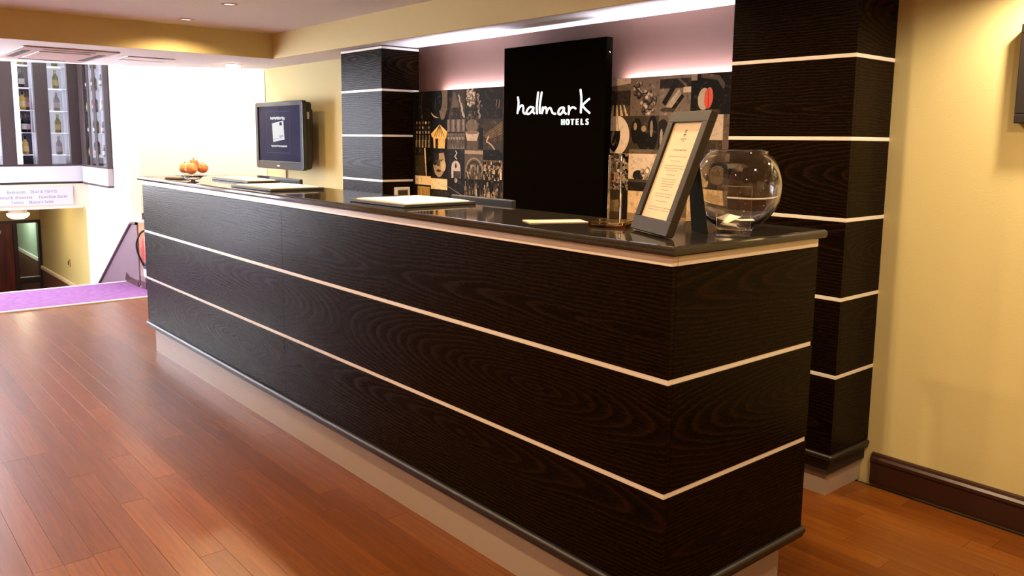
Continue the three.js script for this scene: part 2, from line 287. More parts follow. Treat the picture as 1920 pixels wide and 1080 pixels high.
// ---------- mauve recess wall, photo mural and its light ----------
struct('trim_15', bx(XR - 0.006, 0, -3.905, XR + 0.001, H1, -0.88), MAUVE, 'mauve painted wall over the photo mural');
const MY0 = 0.86, MY1 = 1.868, MX = 1.745, TL = 0.2075;
function sepia(c, v, w = 0) { v = v < 0.5 ? 1.55 * v * v + 0.02 + 0.245 * v : Math.min(1, 0.53 + (v - 0.5) * 0.98); const k = 1 - v, r = Math.round(v * 252), g = Math.round(v * (232 - 14 * w - 22 * k)), b = Math.round(v * (216 - 44 * w - 40 * k)); return `rgb(${r},${g},${b})`; }
function tile(c, i, j, S, bg, draw, w = 0.3) {
  c.save(); c.beginPath(); c.rect(i * S, j * S, S + 0.5, S + 0.5); c.clip(); c.translate(i * S, j * S); c.scale(S / 100, S / 100);
  c.fillStyle = sepia(c, bg, w); c.fillRect(0, 0, 101, 101); draw(c, (v, ww = w) => { c.fillStyle = sepia(c, v, ww); c.strokeStyle = sepia(c, v, ww); });
  // photographic grain and mottled tones of the print
  for (let k = 0; k < 110; k++) { const d = rnd() < 0.55; c.fillStyle = d ? `rgba(12,8,6,${0.05 + 0.13 * rnd()})` : `rgba(255,238,220,${0.03 + 0.09 * rnd()})`; c.beginPath(); c.ellipse(rnd() * 100, rnd() * 100, 1 + 9 * rnd() ** 2, 1 + 5 * rnd() ** 2, rnd() * 3, 0, 7); c.fill(); }
  c.restore();
}
const dot = (c, x, y, r, ry = r, a = 0) => { c.beginPath(); c.ellipse(x, y, r, ry, a, 0, 7); c.fill(); };
const poly = (c, ...p) => { c.beginPath(); p.forEach(([x, y], i) => i ? c.lineTo(x, y) : c.moveTo(x, y)); c.closePath(); c.fill(); };
const line = (c, w, ...p) => { c.lineWidth = w; c.beginPath(); p.forEach(([x, y], i) => i ? c.lineTo(x, y) : c.moveTo(x, y)); c.stroke(); };
const bunch = (c, s, x, y, n, r, lo, hi, sp) => { for (let k = 0; k < n; k++) { const a = rnd() * 6.3, q = Math.sqrt(rnd()) * sp, v = mix(lo, hi, rnd()), px = x + q * Math.cos(a), py = y + q * 1.3 * Math.sin(a); s(v * 0.6); dot(c, px, py, r); s(v); dot(c, px - r * 0.2, py - r * 0.2, r * 0.7); } };
const speck = (c, s, n, lo, hi, w, h, y0 = 0, y1 = 100) => { for (let k = 0; k < n; k++) { s(mix(lo, hi, rnd())); c.fillRect(rnd() * 100, mix(y0, y1, rnd()), w * (0.4 + rnd()), h * (0.4 + rnd())); } };
const bottle = (c, x, y, w, h) => { c.fillRect(x - w / 2, y - h * 0.6, w, h * 0.6); c.fillRect(x - w / 6, y - h, w / 3, h * 0.45); };
const leftMural = canvas(1118, 640, (c, w, h) => {
  c.fillStyle = '#1a1311'; c.fillRect(0, 0, w, h); c.translate(19, 0); const S = 131.7;
  tile(c, 0, 0, S, 0.09, (c, s) => { speck(c, s, 60, 0.08, 0.22, 5, 9); s(0.3); line(c, 2, [45, 10], [40, 60], [48, 100]); }, 1);
  tile(c, 1, 0, S, 0.07, (c, s) => { s(0.42); c.beginPath(); c.ellipse(78, 40, 24, 62, 0.15, 0, 7); c.fill(); s(0.07); dot(c, 50, 30, 20, 40); s(0.7, 1); c.beginPath(); c.moveTo(0, 72); c.quadraticCurveTo(12, 98, 52, 94); c.quadraticCurveTo(18, 88, 0, 72); c.fill(); s(0.35); line(c, 3, [30, 30], [26, 62]); });
  tile(c, 2, 0, S, 0.30, (c, s) => { s(0.19); poly(c, [0, 100], [0, 0], [30, 0], [6, 100]); s(0.40); poly(c, [34, 8], [44, 8], [70, 60], [26, 64]); s(0.24); poly(c, [30, 60], [72, 60], [80, 100], [18, 100]); s(0.6); for (let k = 0; k < 22; k++) dot(c, 62 + k * 1.4 + rnd() * 6, 20 + k * 3.4, 3 + rnd() * 2); }, 0);
  tile(c, 3, 0, S, 0.19, (c, s) => { bunch(c, s, 34, 28, 60, 6, 0.45, 0.85, 24); s(0.5); for (let k = 0; k < 14; k++) dot(c, 62 + rnd() * 20, 20 + k * 6, 3, 7, rnd() * 3); speck(c, s, 30, 0.2, 0.45, 6, 8, 50, 100); }, 0.2);
  tile(c, 4, 0, S, 0.20, (c, s) => { s(0.55); line(c, 2.4, [66, 62], [70, 40]); line(c, 2.4, [80, 66], [84, 40]); s(0.3); line(c, 3, [8, 10], [26, 38]); }, 0.1);
  tile(c, 0, 1, S, 0.12, (c, s) => { for (let j = 0; j < 3; j++) for (let i = 0; i < 5; i++) { s(0.25 + 0.45 * rnd()); dot(c, 12 + i * 19, 10 + j * 17, 5); } for (let i = 0; i < 5; i++) { s(0.5); bottle(c, 10 + i * 20, 98, 13, 44); s(0.2); bottle(c, 14 + i * 20, 98, 4, 40); } }, 0.8);
  tile(c, 1, 1, S, 0.06, (c, s) => { s(0.86, 2.4); poly(c, [0, 50], [54, 16], [100, 42], [92, 66], [8, 62]); s(0.35, 2); for (const x of [20, 34, 50, 66, 82]) line(c, 3, [54, 18], [x, 60]); s(0.8, 2.2); poly(c, [14, 62], [88, 66], [84, 100], [18, 100]); s(0.12); c.fillRect(28, 66, 16, 34); }, 1);
  tile(c, 2, 1, S, 0.42, (c, s) => { for (let k = 0; k < 7; k++) { s(k % 2 ? 0.33 : 0.47); c.fillRect(k * 15, 0, 9, 42); s(0.34); dot(c, 8 + k * 16, 74, 8, 24); s(0.5); dot(c, 8 + k * 16, 64, 6, 5); } s(0.24); c.fillRect(0, 42, 100, 6); }, -0.2);
  tile(c, 3, 1, S, 0.24, (c, s) => { s(0.42); dot(c, 40, 22, 34, 22); s(0.66); poly(c, [2, 42], [78, 46], [66, 74], [14, 74]); s(0.45); dot(c, 40, 44, 38, 6); s(0.36); c.fillRect(12, 72, 60, 28); s(0.12); c.fillRect(80, 30, 20, 70); });
  tile(c, 4, 1, S, 0.28, (c, s) => { s(0.42, 1.4); poly(c, [0, 54], [100, 8], [100, 58], [40, 78]); s(0.34, 1.2); poly(c, [0, 70], [100, 52], [100, 70], [0, 80]); s(0.18); for (let k = 0; k < 6; k++) line(c, 1.2, [0, 58 + 6 * k], [100, 14 + 9 * k]); s(0.66); c.lineWidth = 5; c.beginPath(); c.moveTo(18, 72); c.quadraticCurveTo(40, 40, 18, 74); c.quadraticCurveTo(50, 84, 60, 100); c.stroke(); });
  tile(c, 0, 2, S, 0.16, (c, s) => { s(0.27, 1.4); c.fillRect(0, 26, 60, 74); s(0.04); c.fillRect(62, 0, 40, 100); s(0.8); poly(c, [58, 0], [66, 0], [74, 100], [68, 100]); }, 1);
  tile(c, 1, 2, S, 0.14, (c, s) => { s(0.58, 1); dot(c, 50, 48, 36, 52); s(0.2, 1); dot(c, 26, 26, 24, 34); s(0.3, 1); dot(c, 34, 44, 9, 4); dot(c, 68, 42, 9, 4); s(0.72, 1); dot(c, 76, 60, 15, 20); s(0.36, 1); poly(c, [44, 38], [54, 38], [58, 62], [36, 62]); s(0.28, 1); dot(c, 48, 78, 14, 5); s(0.1); poly(c, [0, 0], [100, 0], [100, 12], [20, 20], [8, 100], [0, 100]); }, 1);
  tile(c, 2, 2, S, 0.17, (c, s) => { s(0.68); c.beginPath(); c.moveTo(24, 100); c.lineTo(24, 66); c.arc(50, 66, 26, Math.PI, 0); c.lineTo(76, 100); c.fill(); s(0.3); c.fillRect(36, 76, 38, 24); s(0.2); dot(c, 50, 58, 5, 9); s(0.75); line(c, 4, [48, 6], [56, 14], [44, 26], [56, 36]); }, -0.3);
  tile(c, 3, 2, S, 0.36, (c, s) => { s(0.55); c.fillRect(0, 4, 100, 12); c.lineWidth = 6; for (const [r, v] of [[46, 0.5], [34, 0.24], [22, 0.48]]) { s(v); c.beginPath(); c.arc(52, 76, r, Math.PI, 0); c.stroke(); } speck(c, s, 40, 0.15, 0.6, 6, 14, 50, 100); });
  tile(c, 4, 2, S, 0.13, (c, s) => { s(0.4); c.fillRect(0, 34, 100, 5); speck(c, s, 60, 0.15, 0.75, 6, 10, 30, 100); s(0.8); c.fillRect(88, 62, 10, 34); speck(c, s, 26, 0.4, 0.7, 9, 5, 50, 70); }, 0.8);
  tile(c, 0, 3, S, 0.12, (c, s) => { s(0.86, 1); c.fillRect(0, 0, 100, 32); s(0.66, 2.3); c.fillRect(14, 38, 80, 44); s(0.45, 2); for (let k = 0; k < 9; k++) c.fillRect(16 + k * 9, 44, 3, 44); }, 1.4);
  tile(c, 1, 3, S, 0.2, (c, s) => { s(0.88, 1); c.fillRect(0, 6, 100, 38); s(0.24, 1.6); dot(c, 54, 92, 54, 46); s(0.14); for (let k = 0; k < 5; k++) line(c, 2, [20 + k * 10, 60], [70 + k * 8, 100]); }, 1.4);
  tile(c, 2, 3, S, 0.16, (c, s) => { s(0.46); line(c, 3, [0, 30], [100, 62]); s(0.6); dot(c, 50, 8, 9, 8); s(0.42); dot(c, 30, 88, 40, 8); }, -0.2);
  for (const i of [3, 4]) tile(c, i, 3, S, 0.12, (c, s) => { for (let k = 0; k < 16; k++) { s(mix(0.25, 0.8, rnd()), 0.7); bottle(c, rnd() * 100, 50 + rnd() * 50, 5 + rnd() * 5, 26 + rnd() * 26); } speck(c, s, 40, 0.08, 0.6, 5, 12); }, 0.7);
  for (let i = 5; i < 8; i++) for (let j = 0; j < 5; j++) tile(c, i, j, S, 0.14 + 0.2 * rnd(), (c, s) => speck(c, s, 40, 0.1, 0.5, 12, 18));
});
const rightMural = canvas(797, 640, (c, w, h) => {
  c.fillStyle = '#3a302a'; c.fillRect(0, 0, w, h); const S = 131.7, o = 1; // first column stands behind the sign
  tile(c, 0, 0, S, 0.5, () => 0); tile(c, 0, 1, S, 0.3, () => 0); tile(c, 0, 2, S, 0.4, () => 0); tile(c, 0, 3, S, 0.2, () => 0);
  tile(c, o, 0, S, 0.34, (c, s) => { s(0.66); c.fillRect(0, 0, 100, 22); s(0.4); poly(c, [0, 22], [100, 14], [100, 34], [0, 30]); s(0.26); c.fillRect(0, 32, 100, 40); s(0.78, 1.2); for (let k = 0; k < 6; k++) poly(c, [10 + k * 13, 70], [14 + k * 13, 70], [4 + k * 18, 100], [-6 + k * 18, 100]); });
  tile(c, o + 1, 0, S, 0.42, (c, s) => { bunch(c, s, 28, 30, 16, 7, 0.25, 0.6, 16); bunch(c, s, 62, 66, 46, 7, 0.25, 0.75, 25); s(0.2); line(c, 4, [10, 20], [40, 44], [60, 40]); });
  tile(c, o + 2, 0, S, 0.45, (c, s) => { s(0.22); c.fillRect(0, 8, 100, 24); s(0.62); poly(c, [62, 34], [20, 80], [48, 88], [76, 52]); s(0.16); line(c, 14, [56, 14], [14, 72]); line(c, 11, [76, 50], [40, 90]); s(0.4); line(c, 5, [60, 8], [84, 26], [94, 72]); s(0.72); c.fillRect(76, 30, 24, 14); s(0.3); dot(c, 26, 86, 24, 6); });
  tile(c, o + 3, 0, S, 0.15, (c, s) => { s(0.5); c.fillRect(0, 0, 18, 16); s(0.36); line(c, 12, [30, 4], [80, 12], [100, 36]); s(0.66); dot(c, 40, 62, 18, 27, 0.1); c.fillStyle = 'rgb(205,84,66)'; dot(c, 54, 60, 13, 26, 0.1); c.fillStyle = 'rgb(150,52,40)'; c.fillRect(52, 38, 3, 46); s(0.3); c.fillRect(20, 88, 70, 12); });
  tile(c, o, 1, S, 0.30, (c, s) => { s(0.85); dot(c, 46, 52, 54, 56); s(0.15); c.beginPath(); c.moveTo(20, 40); c.lineTo(66, 40); c.quadraticCurveTo(70, 80, 44, 98); c.quadraticCurveTo(16, 80, 20, 40); c.fill(); s(0.55); dot(c, 42, 60, 9, 20); s(0.2); dot(c, 46, 58, 5, 18, 0.4); s(0.4); line(c, 1.5, [30, 0], [24, 40]); line(c, 1.5, [54, 0], [60, 40]); });
  tile(c, o + 1, 1, S, 0.30, (c, s) => { s(0.14); dot(c, 24, 40, 20, 34); dot(c, 50, 66, 22, 24); dot(c, 80, 46, 18, 46); s(0.55); dot(c, 20, 28, 6, 10); dot(c, 50, 34, 9, 8); dot(c, 76, 34, 5, 22); s(0.42); c.fillRect(0, 88, 100, 12); }, 0.7);
  tile(c, o + 2, 1, S, 0.4, (c, s) => { s(0.2); dot(c, 14, 60, 26, 50); s(0.6); dot(c, 10, 60, 5, 26); s(0.5); c.fillRect(50, 20, 50, 80); });
  tile(c, o + 3, 1, S, 0.72, (c, s) => { s(0.3, 1); c.fillRect(0, 62, 100, 38); s(0.5, 1); speck(c, s, 30, 0.28, 0.42, 6, 4, 64, 100); });
  tile(c, o, 2, S, 0.5, (c, s) => { speck(c, s, 150, 0.05, 0.25, 9, 8); speck(c, s, 90, 0.5, 0.9, 6, 5); }, 0.4);
  tile(c, o + 1, 2, S, 0.78, (c, s) => { s(0.2); dot(c, 36, 58, 20, 14); s(0.78, 1.6); bunch(c, s, 60, 54, 10, 8, 0.6, 0.9, 12); s(0.2); c.fillRect(0, 68, 100, 36); s(0.32); c.fillRect(0, 68, 100, 8); });
  tile(c, o + 2, 2, S, 0.3, (c, s) => { s(0.5); dot(c, 60, 44, 40, 24); });
  tile(c, o + 3, 2, S, 0.16, (c, s) => { s(0.38, 1); dot(c, 22, 24, 34, 16, 0.3); dot(c, 74, 42, 34, 30, 0.3); s(0.5, 1); poly(c, [0, 40], [30, 60], [40, 84], [0, 90]); s(0.62, 1); dot(c, 30, 74, 8, 16, 0.6); s(0.25); line(c, 4, [40, 20], [52, 90]); }, 1);
  tile(c, o, 3, S, 0.2, (c, s) => { s(0.46, 1.4); poly(c, [0, 20], [60, 10], [80, 60], [0, 60]); s(0.08); dot(c, 50, 12, 30, 16); }, 1);
  tile(c, o + 1, 3, S, 0.78, (c, s) => { s(0.5); c.fillRect(0, 60, 100, 40); }, 1);
  tile(c, o + 2, 3, S, 0.4, (c, s) => { s(0.5); c.fillRect(0, 60, 100, 40); }, 1);
  tile(c, o + 3, 3, S, 0.7, (c, s) => { s(0.62, 1.4); dot(c, 50, 60, 50, 30); }, 1.2);
  tile(c, o + 4, 0, S, 0.15, () => 0); tile(c, o + 4, 1, S, 0.4, () => 0); tile(c, o + 4, 2, S, 0.2, () => 0); tile(c, o + 4, 3, S, 0.4, () => 0);
});
// the print faces -x: u runs with +z, v with y
function printPlane(z0, z1, y0, y1, x) {
  const g = new THREE.PlaneGeometry(z1 - z0, y1 - y0); g.rotateY(-Math.PI / 2); g.translate(x, (y0 + y1) / 2, (z0 + z1) / 2); return g;
}
function muralBoard(label, z0, z1, tex, cw) {
  const t = thing('photo_mural', label, 'mural', [0, 0, 0], 0);
  mesh('board', bx(MX, MY0, z0, MX + 0.018, MY1, z1, 0.001), BLACK, t);
  mesh('print', printPlane(z0 + 0.001, z1 - 0.001, MY0 + 0.001, MY1 - 0.001, MX - 0.0008), std(lin(1, 1, 1), 0.55, { map: tex, specularIntensity: 0.1 }), t);
  for (const y of [1.0, 1.6]) mesh('batten', bx(MX + 0.0181, y, z0 + 0.1, XR - 0.0061, y + 0.05, z1 - 0.1), BLACK, t);
}
leftMural.wrapS = rightMural.wrapS = THREE.ClampToEdgeWrapping;
muralBoard('sepia photo collage board left of the lit hotel sign', -3.9, -2.14, leftMural);
muralBoard('sepia photo collage board right of the lit hotel sign, behind the framed notice', -2.138, -0.883, rightMural);
for (const [z0, z1, label] of [[-3.58, -2.72, 'cool white light strip hidden above the left half of the mural'], [-1.82, -0.98, 'cool white light strip hidden above the right half of the mural']]) {
  const t = thing('light_strip', label, 'light', [0, 0, 0]);
  mesh('channel', bx(MX + 0.0185, 1.80, z0, XR - 0.006, 1.826, z1), ALU, t);
  mesh('diffuser', bx(MX + 0.026, 1.826, z0 + 0.01, XR - 0.014, 1.834, z1 - 0.01, 0.003), glow(COOL, 3), t);
  const l = new THREE.RectAreaLight(COOL, LED * 6, z1 - z0 - 0.02, 0.025); l.position.set((MX + XR) / 2 + 0.006, 1.837, (z0 + z1) / 2); l.rotation.set(Math.PI / 2, 0, 0);
  l.rotation.set(Math.PI / 2, 0, Math.PI / 2); scene.add(l);
}

// ---------- lit sign ----------
{
  const SX = 1.645, t = thing('hotel_sign', 'tall black sign panel with white glowing handwritten lettering on the mural', 'sign', [0, 0, 0]);
  mesh('panel', bx(SX, 0.80, -2.704, SX + 0.05, 2.092, -1.82, 0.002), SIGNBLACK, t);
  mesh('spacer', bx(SX + 0.05, 0.95, -2.55, MX - 0.001, 1.85, -1.95), BLACK, t);
  mesh('fixing', new THREE.SphereGeometry(0.006, 12, 8).translate(SX + 0.025, 2.01, -1.82), CHROME, t);
  const white = glow(lin(1, 0.97, 0.98), 1.7);
  const letters = {
    h: [[[-2.563, 1.784], [-2.556, 1.754], [-2.559, 1.721], [-2.565, 1.687]], [[-2.563, 1.696], [-2.545, 1.722], [-2.522, 1.735], [-2.510, 1.721], [-2.511, 1.695], [-2.497, 1.682], [-2.484, 1.686]]],
    a: [[[-2.419, 1.719], [-2.448, 1.722], [-2.474, 1.703], [-2.481, 1.684], [-2.457, 1.681], [-2.431, 1.696], [-2.415, 1.717]], [[-2.415, 1.717], [-2.418, 1.693], [-2.408, 1.683]]],
    l: [[[-2.375, 1.807], [-2.381, 1.765], [-2.386, 1.712], [-2.382, 1.682]]],
    L: [[[-2.343, 1.806], [-2.352, 1.764], [-2.360, 1.712], [-2.356, 1.684]]],
    m: [[[-2.332, 1.717], [-2.337, 1.683]], [[-2.336, 1.690], [-2.322, 1.713], [-2.306, 1.717], [-2.298, 1.702], [-2.297, 1.683]], [[-2.298, 1.689], [-2.282, 1.708], [-2.264, 1.712], [-2.254, 1.699], [-2.243, 1.682], [-2.221, 1.677]]],
    A: [[[-2.152, 1.713], [-2.176, 1.710], [-2.194, 1.691], [-2.193, 1.677], [-2.175, 1.674], [-2.154, 1.693], [-2.146, 1.709]], [[-2.147, 1.709], [-2.145, 1.686], [-2.130, 1.676]]],
    r: [[[-2.107, 1.718], [-2.104, 1.696], [-2.107, 1.674]], [[-2.105, 1.690], [-2.092, 1.706], [-2.069, 1.712], [-2.051, 1.705]]],
    k: [[[-2.013, 1.809], [-2.005, 1.764], [-2.005, 1.714], [-2.007, 1.682]], [[-1.942, 1.756], [-1.971, 1.739], [-1.999, 1.720]], [[-1.996, 1.722], [-1.973, 1.701], [-1.938, 1.678]]] };
  for (const strokes of Object.values(letters)) {
    const gs = [];
    for (const s of strokes) {
      gs.push(tube(s.map(([z, y]) => [SX - 0.003, y, z]), 0.0062, 30, 8));
      for (const [z, y] of [s[0], s[s.length - 1]]) gs.push(new THREE.SphereGeometry(0.0062, 10, 8).translate(SX - 0.003, y, z));
    }
    mesh('letter', mergeGeometries(gs), white, t);
  }
  const font = await new FontLoader().loadAsync('fonts/droid/droid_sans_bold.typeface.json');
  [...'HOTELS'].forEach((ch, i) => {
    const g = new TextGeometry(ch, { font, size: 0.034, depth: 0.006, curveSegments: 4, bevelEnabled: false });
    g.computeBoundingBox(); const b = g.boundingBox; g.translate(-(b.min.x + b.max.x) / 2, 0, 0); g.rotateY(-Math.PI / 2); g.translate(SX - 0.001, 1.6115, -2.153 + i * 0.0398);
    mesh('letter', g, white, t);
  });
}

// ---------- lamps ----------
function downlight(label, x, y, z, k, cone, r = 0.035, drop = 0, hue = WARM) {
  const t = thing('ceiling_downlight', label, 'light', [x, y, z]);
  const ring = lathe([[r, -0.001], [r + 0.004, -0.006], [r + 0.016, -0.006], [r + 0.022, -0.001], [r + 0.022, 0]], 32); mesh('trim_ring', ring, std(lin(0.55, 0.42, 0.34), 0.35, { metalness: 0.6 }), t);
  const g = drop ? lathe([[r, -0.002], [r * 0.9, -drop * 0.5], [r * 0.55, -drop * 0.9], [0.001, -drop]], 28) : new THREE.CircleGeometry(r, 28); if (!drop) { g.rotateX(Math.PI / 2); g.translate(0, -0.002, 0); } mesh('lamp', g, glow(lin(1, 0.84, 0.66), drop ? 30 : 4), t);
  const l = new THREE.SpotLight(hue, k, 0, cone, 0.4, 2); l.position.set(x, y - 0.012 - drop, z); l.target.position.set(x, 0, z); l.castShadow = true; l.shadow.radius = 1.7; scene.add(l, l.target);
  return t;
}
const far = 'small recessed downlight in the raised ceiling, ';
downlight(far + 'the nearer of the two in view', 0.49, H2, -4.23, SPOT, 1.42);
downlight(far + 'the farther of the two, by the bulkhead', 0.53, H2, -5.19, SPOT * 0.6, 1.38);
for (const [x, row, zs] of [[0.5, 'over the worktop', [-3.0, -1.75, -0.5, 1.1]], [-0.95, 'over the floor in front of the counter', [-4.2, -2.6, -1.0, 0.7, 2.3]], [-2.5, 'over the far side of the lobby', [-4.0, -2.0, 0.2]]])
  zs.forEach((z, i) => downlight(`unseen downlight ${row}, ${['first', 'second', 'third', 'fourth', 'fifth'][i]} from the stairs`, x, H2, z, SPOT, 1.42).userData.group = 'lobby downlights');
downlight('bright round downlight in the lower ceiling over the wall screen', 1.38, H1, -6.42, SPOT * 0.4, 1.05, 0.07, 0.04);
downlight('recessed downlight close to the yellow wall, lighting the dark picture frame', 1.60, H1, 0.42, SPOT * 0.8, 1.46, 0.035, 0, lin(1, 0.80, 0.56));

// air conditioning cassette and access panel in the lower ceiling
{
  const t = thing('ceiling_air_unit', 'square pinkish air conditioning cassette in the lower ceiling', 'air conditioner', [0, 0, 0]);
  const m = std(lin(0.50, 0.34, 0.28), 0.5);
  mesh('frame', bx(-0.44, 2.188, -7.25, 0.26, 2.2, -5.98, 0.006), m, t); mesh('grille', bx(-0.28, 2.182, -6.98, 0.10, 2.19, -6.26, 0.003), m, t);
  for (const [a, b, c, d] of [[-0.40, -6.98, -0.34, -6.26], [0.16, -6.98, 0.22, -6.26], [-0.28, -7.16, 0.10, -7.10], [-0.28, -6.14, 0.10, -6.08]]) mesh('air_slot', bx(a, 2.186, b, c, 2.1885, d), std(lin(0.06, 0.04, 0.035), 0.6), t);
  const p = thing('ceiling_hatch', 'flat white access panel in the lower ceiling beside the air unit', 'hatch', [0, 0, 0]);
  mesh('frame', mergeGeometries([bx(0.40, 2.192, -6.62, 0.80, 2.2, -6.60), bx(0.40, 2.192, -6.30, 0.80, 2.2, -6.28), bx(0.40, 2.192, -6.60, 0.42, 2.2, -6.30), bx(0.78, 2.192, -6.60, 0.80, 2.2, -6.30)]), std(lin(0.5, 0.45, 0.42), 0.5), t === p ? null : p);
  mesh('door', bx(0.425, 2.195, -6.595, 0.775, 2.2, -6.305), WHITE, p);
}

// ---------- wall screen ----------
{
  const t = thing('wall_screen', 'black flat television on the wall left of the farther column', 'television', [0, 0, 0]);
  const z0 = -6.40, z1 = -5.39, y0 = 1.225, y1 = 1.848, x = 1.575;
  const frame = (() => {
    const s = new THREE.Shape(); const w = z1 - z0, h = y1 - y0, r = 0.03;
    s.moveTo(r, 0); s.lineTo(w - r, 0); s.quadraticCurveTo(w, 0, w, r); s.lineTo(w, h - r); s.quadraticCurveTo(w, h, w - r, h); s.lineTo(r, h); s.quadraticCurveTo(0, h, 0, h - r); s.lineTo(0, r); s.quadraticCurveTo(0, 0, r, 0);
    const hole = new THREE.Path(); hole.moveTo(0.055, 0.075); hole.lineTo(w - 0.055, 0.075); hole.lineTo(w - 0.055, h - 0.045); hole.lineTo(0.055, h - 0.045); hole.closePath(); s.holes.push(hole);
    const g = new THREE.ExtrudeGeometry(s, { depth: 0.03, bevelEnabled: true, bevelSize: 0.006, bevelThickness: 0.006, bevelOffset: -0.006, bevelSegments: 3 });
    g.rotateY(-Math.PI / 2); g.translate(x + 0.036, y0, z0); return g;
  })();
  mesh('bezel', frame, GLOSSY, t);
  mesh('back_shell', bx(x + 0.034, y0 + 0.01, z0 + 0.02, x + 0.10, y1 - 0.012, z1 - 0.012, 0.025), BLACK, t);
  mesh('back_housing', bx(x + 0.09, y0 + 0.08, z0 + 0.12, x + 0.135, y1 - 0.07, z1 - 0.06, 0.02), BLACK, t);
  mesh('wall_bracket', bx(x + 0.13, 1.42, -6.05, XR, 1.68, -5.75), BLACK, t);
  mesh('badge', bx(x - 0.002, y0 + 0.024, -5.93, x + 0.006, y0 + 0.038, -5.87, 0.001), CHROME, t);
  mesh('side_label', bx(x + 0.05, y0 + 0.46, z1 - 0.013, x + 0.07, y0 + 0.52, z1 - 0.0105), std(lin(0.5, 0.48, 0.42), 0.6), t);
  const tex = canvas(640, 360, (c, w, h) => {
    c.fillStyle = '#221f48'; c.fillRect(0, 0, w, h);
    c.strokeStyle = 'rgba(120,120,190,0.8)'; c.lineWidth = 3; c.setLineDash([14, 5]); c.strokeRect(w * 0.20, h * 0.10, w * 0.54, h * 0.74); c.setLineDash([]);
    c.fillStyle = '#ffffff'; let q = 3; const rr = () => { q = (q * 16807) % 2147483647; return q / 2147483647; };
    for (let a = w * 0.29; a < w * 0.63; a += 13) c.fillRect(a, h * 0.19 + 6 * rr(), 11, 20 - 8 * rr());
    for (let a = w * 0.30; a < w * 0.66; a += 10) c.fillRect(a, h * 0.70 + 3 * rr(), 8, 12 - 4 * rr());
    c.save(); c.translate(w * 0.475, h * 0.455); c.rotate(-0.10); c.fillRect(-w * 0.135, -h * 0.17, w * 0.27, h * 0.34); c.fillStyle = '#26243f'; c.fillRect(w * 0.04, -h * 0.15, 36, 20); c.fillStyle = '#c9c4dd'; c.fillRect(w * 0.02, h * 0.08, 60, 14); c.fillRect(-w * 0.12, h * 0.12, 120, 4); c.restore();
  });
  const m = std(lin(0.01, 0.01, 0.012), 0.1, { specularIntensity: 0.05, emissive: lin(1, 1, 1), emissiveMap: tex, emissiveIntensity: 0.8 });
  mesh('screen', printPlane(z0 + 0.05, z1 - 0.05, y0 + 0.07, y1 - 0.04, x + 0.012), m, t);
  tag(mesh('screen_cable', tube([[XR - 0.012, 1.30, -6.22], [XR - 0.012, 1.1, -6.22], [XR - 0.012, 0.78, -6.22]], 0.009, 20, 8), std(lin(0.6, 0.5, 0.4), 0.6)), 'slim cable conduit running down the wall below the screen', 'conduit');
}
// thermostat on the side of the farther column
{
  const t = thing('thermostat', 'small white box with a dark display on the side of the farther column', 'thermostat', [1.64, 1.113, -3.907]);
  mesh('case', bx(-0.066, -0.045, 0.0012, 0.066, 0.045, 0.026, 0.006), std(lin(0.72, 0.68, 0.6), 0.45), t); mesh('display', bx(-0.042, -0.016, 0.0262, 0.042, 0.022, 0.0275), std(lin(0.05, 0.04, 0.02), 0.2), t); mesh('bezel', bx(-0.047, -0.021, 0.0255, 0.047, 0.027, 0.0266, 0.0005), std(lin(0.4, 0.36, 0.3), 0.4), t);
}
// picture on the right wall, cut by the frame of the photograph
{
  const t = thing('wall_picture', 'dark framed picture at the right edge on the yellow wall', 'picture', [0, 0, 0]);
  const f = []; for (const [y0, y1, z0, z1] of [[1.605, 1.64, 0.208, 0.75], [1.94, 1.975, 0.208, 0.75], [1.64, 1.94, 0.208, 0.245], [1.64, 1.94, 0.713, 0.75]]) f.push(bx(XR - 0.055, y0, z0, XR - 0.001, y1, z1, 0.004));
  mesh('frame', mergeGeometries(f), SATIN, t); mesh('picture_sheet', bx(XR - 0.03, 1.64, 0.245, XR - 0.02, 1.94, 0.713), std(lin(0.25, 0.2, 0.15), 0.6), t);
}

// ---------- things on the counter ----------
function deskPad(label, x0, x1, z0, z1, turn) {
  const cx = (x0 + x1) / 2, cz = (z0 + z1) / 2, w = (x1 - x0) / 2, d = (z1 - z0) / 2;
  const t = thing('desk_folder', label, 'folder', [cx, TOP, cz], turn);
  mesh('cover', bx(-w, 0.0006, -d, w, 0.008, d, 0.003), LEATHER, t);
  mesh('edge', mergeGeometries([bx(-w, 0.007, -d, -w + 0.02, 0.013, d, 0.002), bx(w - 0.02, 0.007, -d, w, 0.013, d, 0.002), bx(-w + 0.02, 0.007, -d, w - 0.02, 0.013, -d + 0.02, 0.002), bx(-w + 0.02, 0.007, d - 0.02, w - 0.02, 0.013, d, 0.002)]), LEATHER, t);
  // a pad of sheets that lifts a little in the middle
  const g = new THREE.BoxGeometry(2 * w - 0.044, 0.008, 2 * d - 0.044, 8, 1, 12), p = g.attributes.position;
  for (let i = 0; i < p.count; i++) if (p.getY(i) > 0) p.setY(i, 0.004 + 0.003 * (1 - (p.getZ(i) / d) ** 2));
  g.computeVertexNormals(); g.translate(0, 0.0122, 0); mesh('paper_pad', planarUV(g), PAPER, t);
  return t;
}
deskPad('black leather folder with white paper left of the farther column', 0.03, 0.34, -3.13, -2.65, 0.04);
deskPad('black leather folder with white paper in front of the farther column', 0.05, 0.42, -1.84, -1.41, 0.02);
deskPad('black folder with cream paper lying under the wall screen', 0.24, 0.45, -4.0, -3.42, 0);
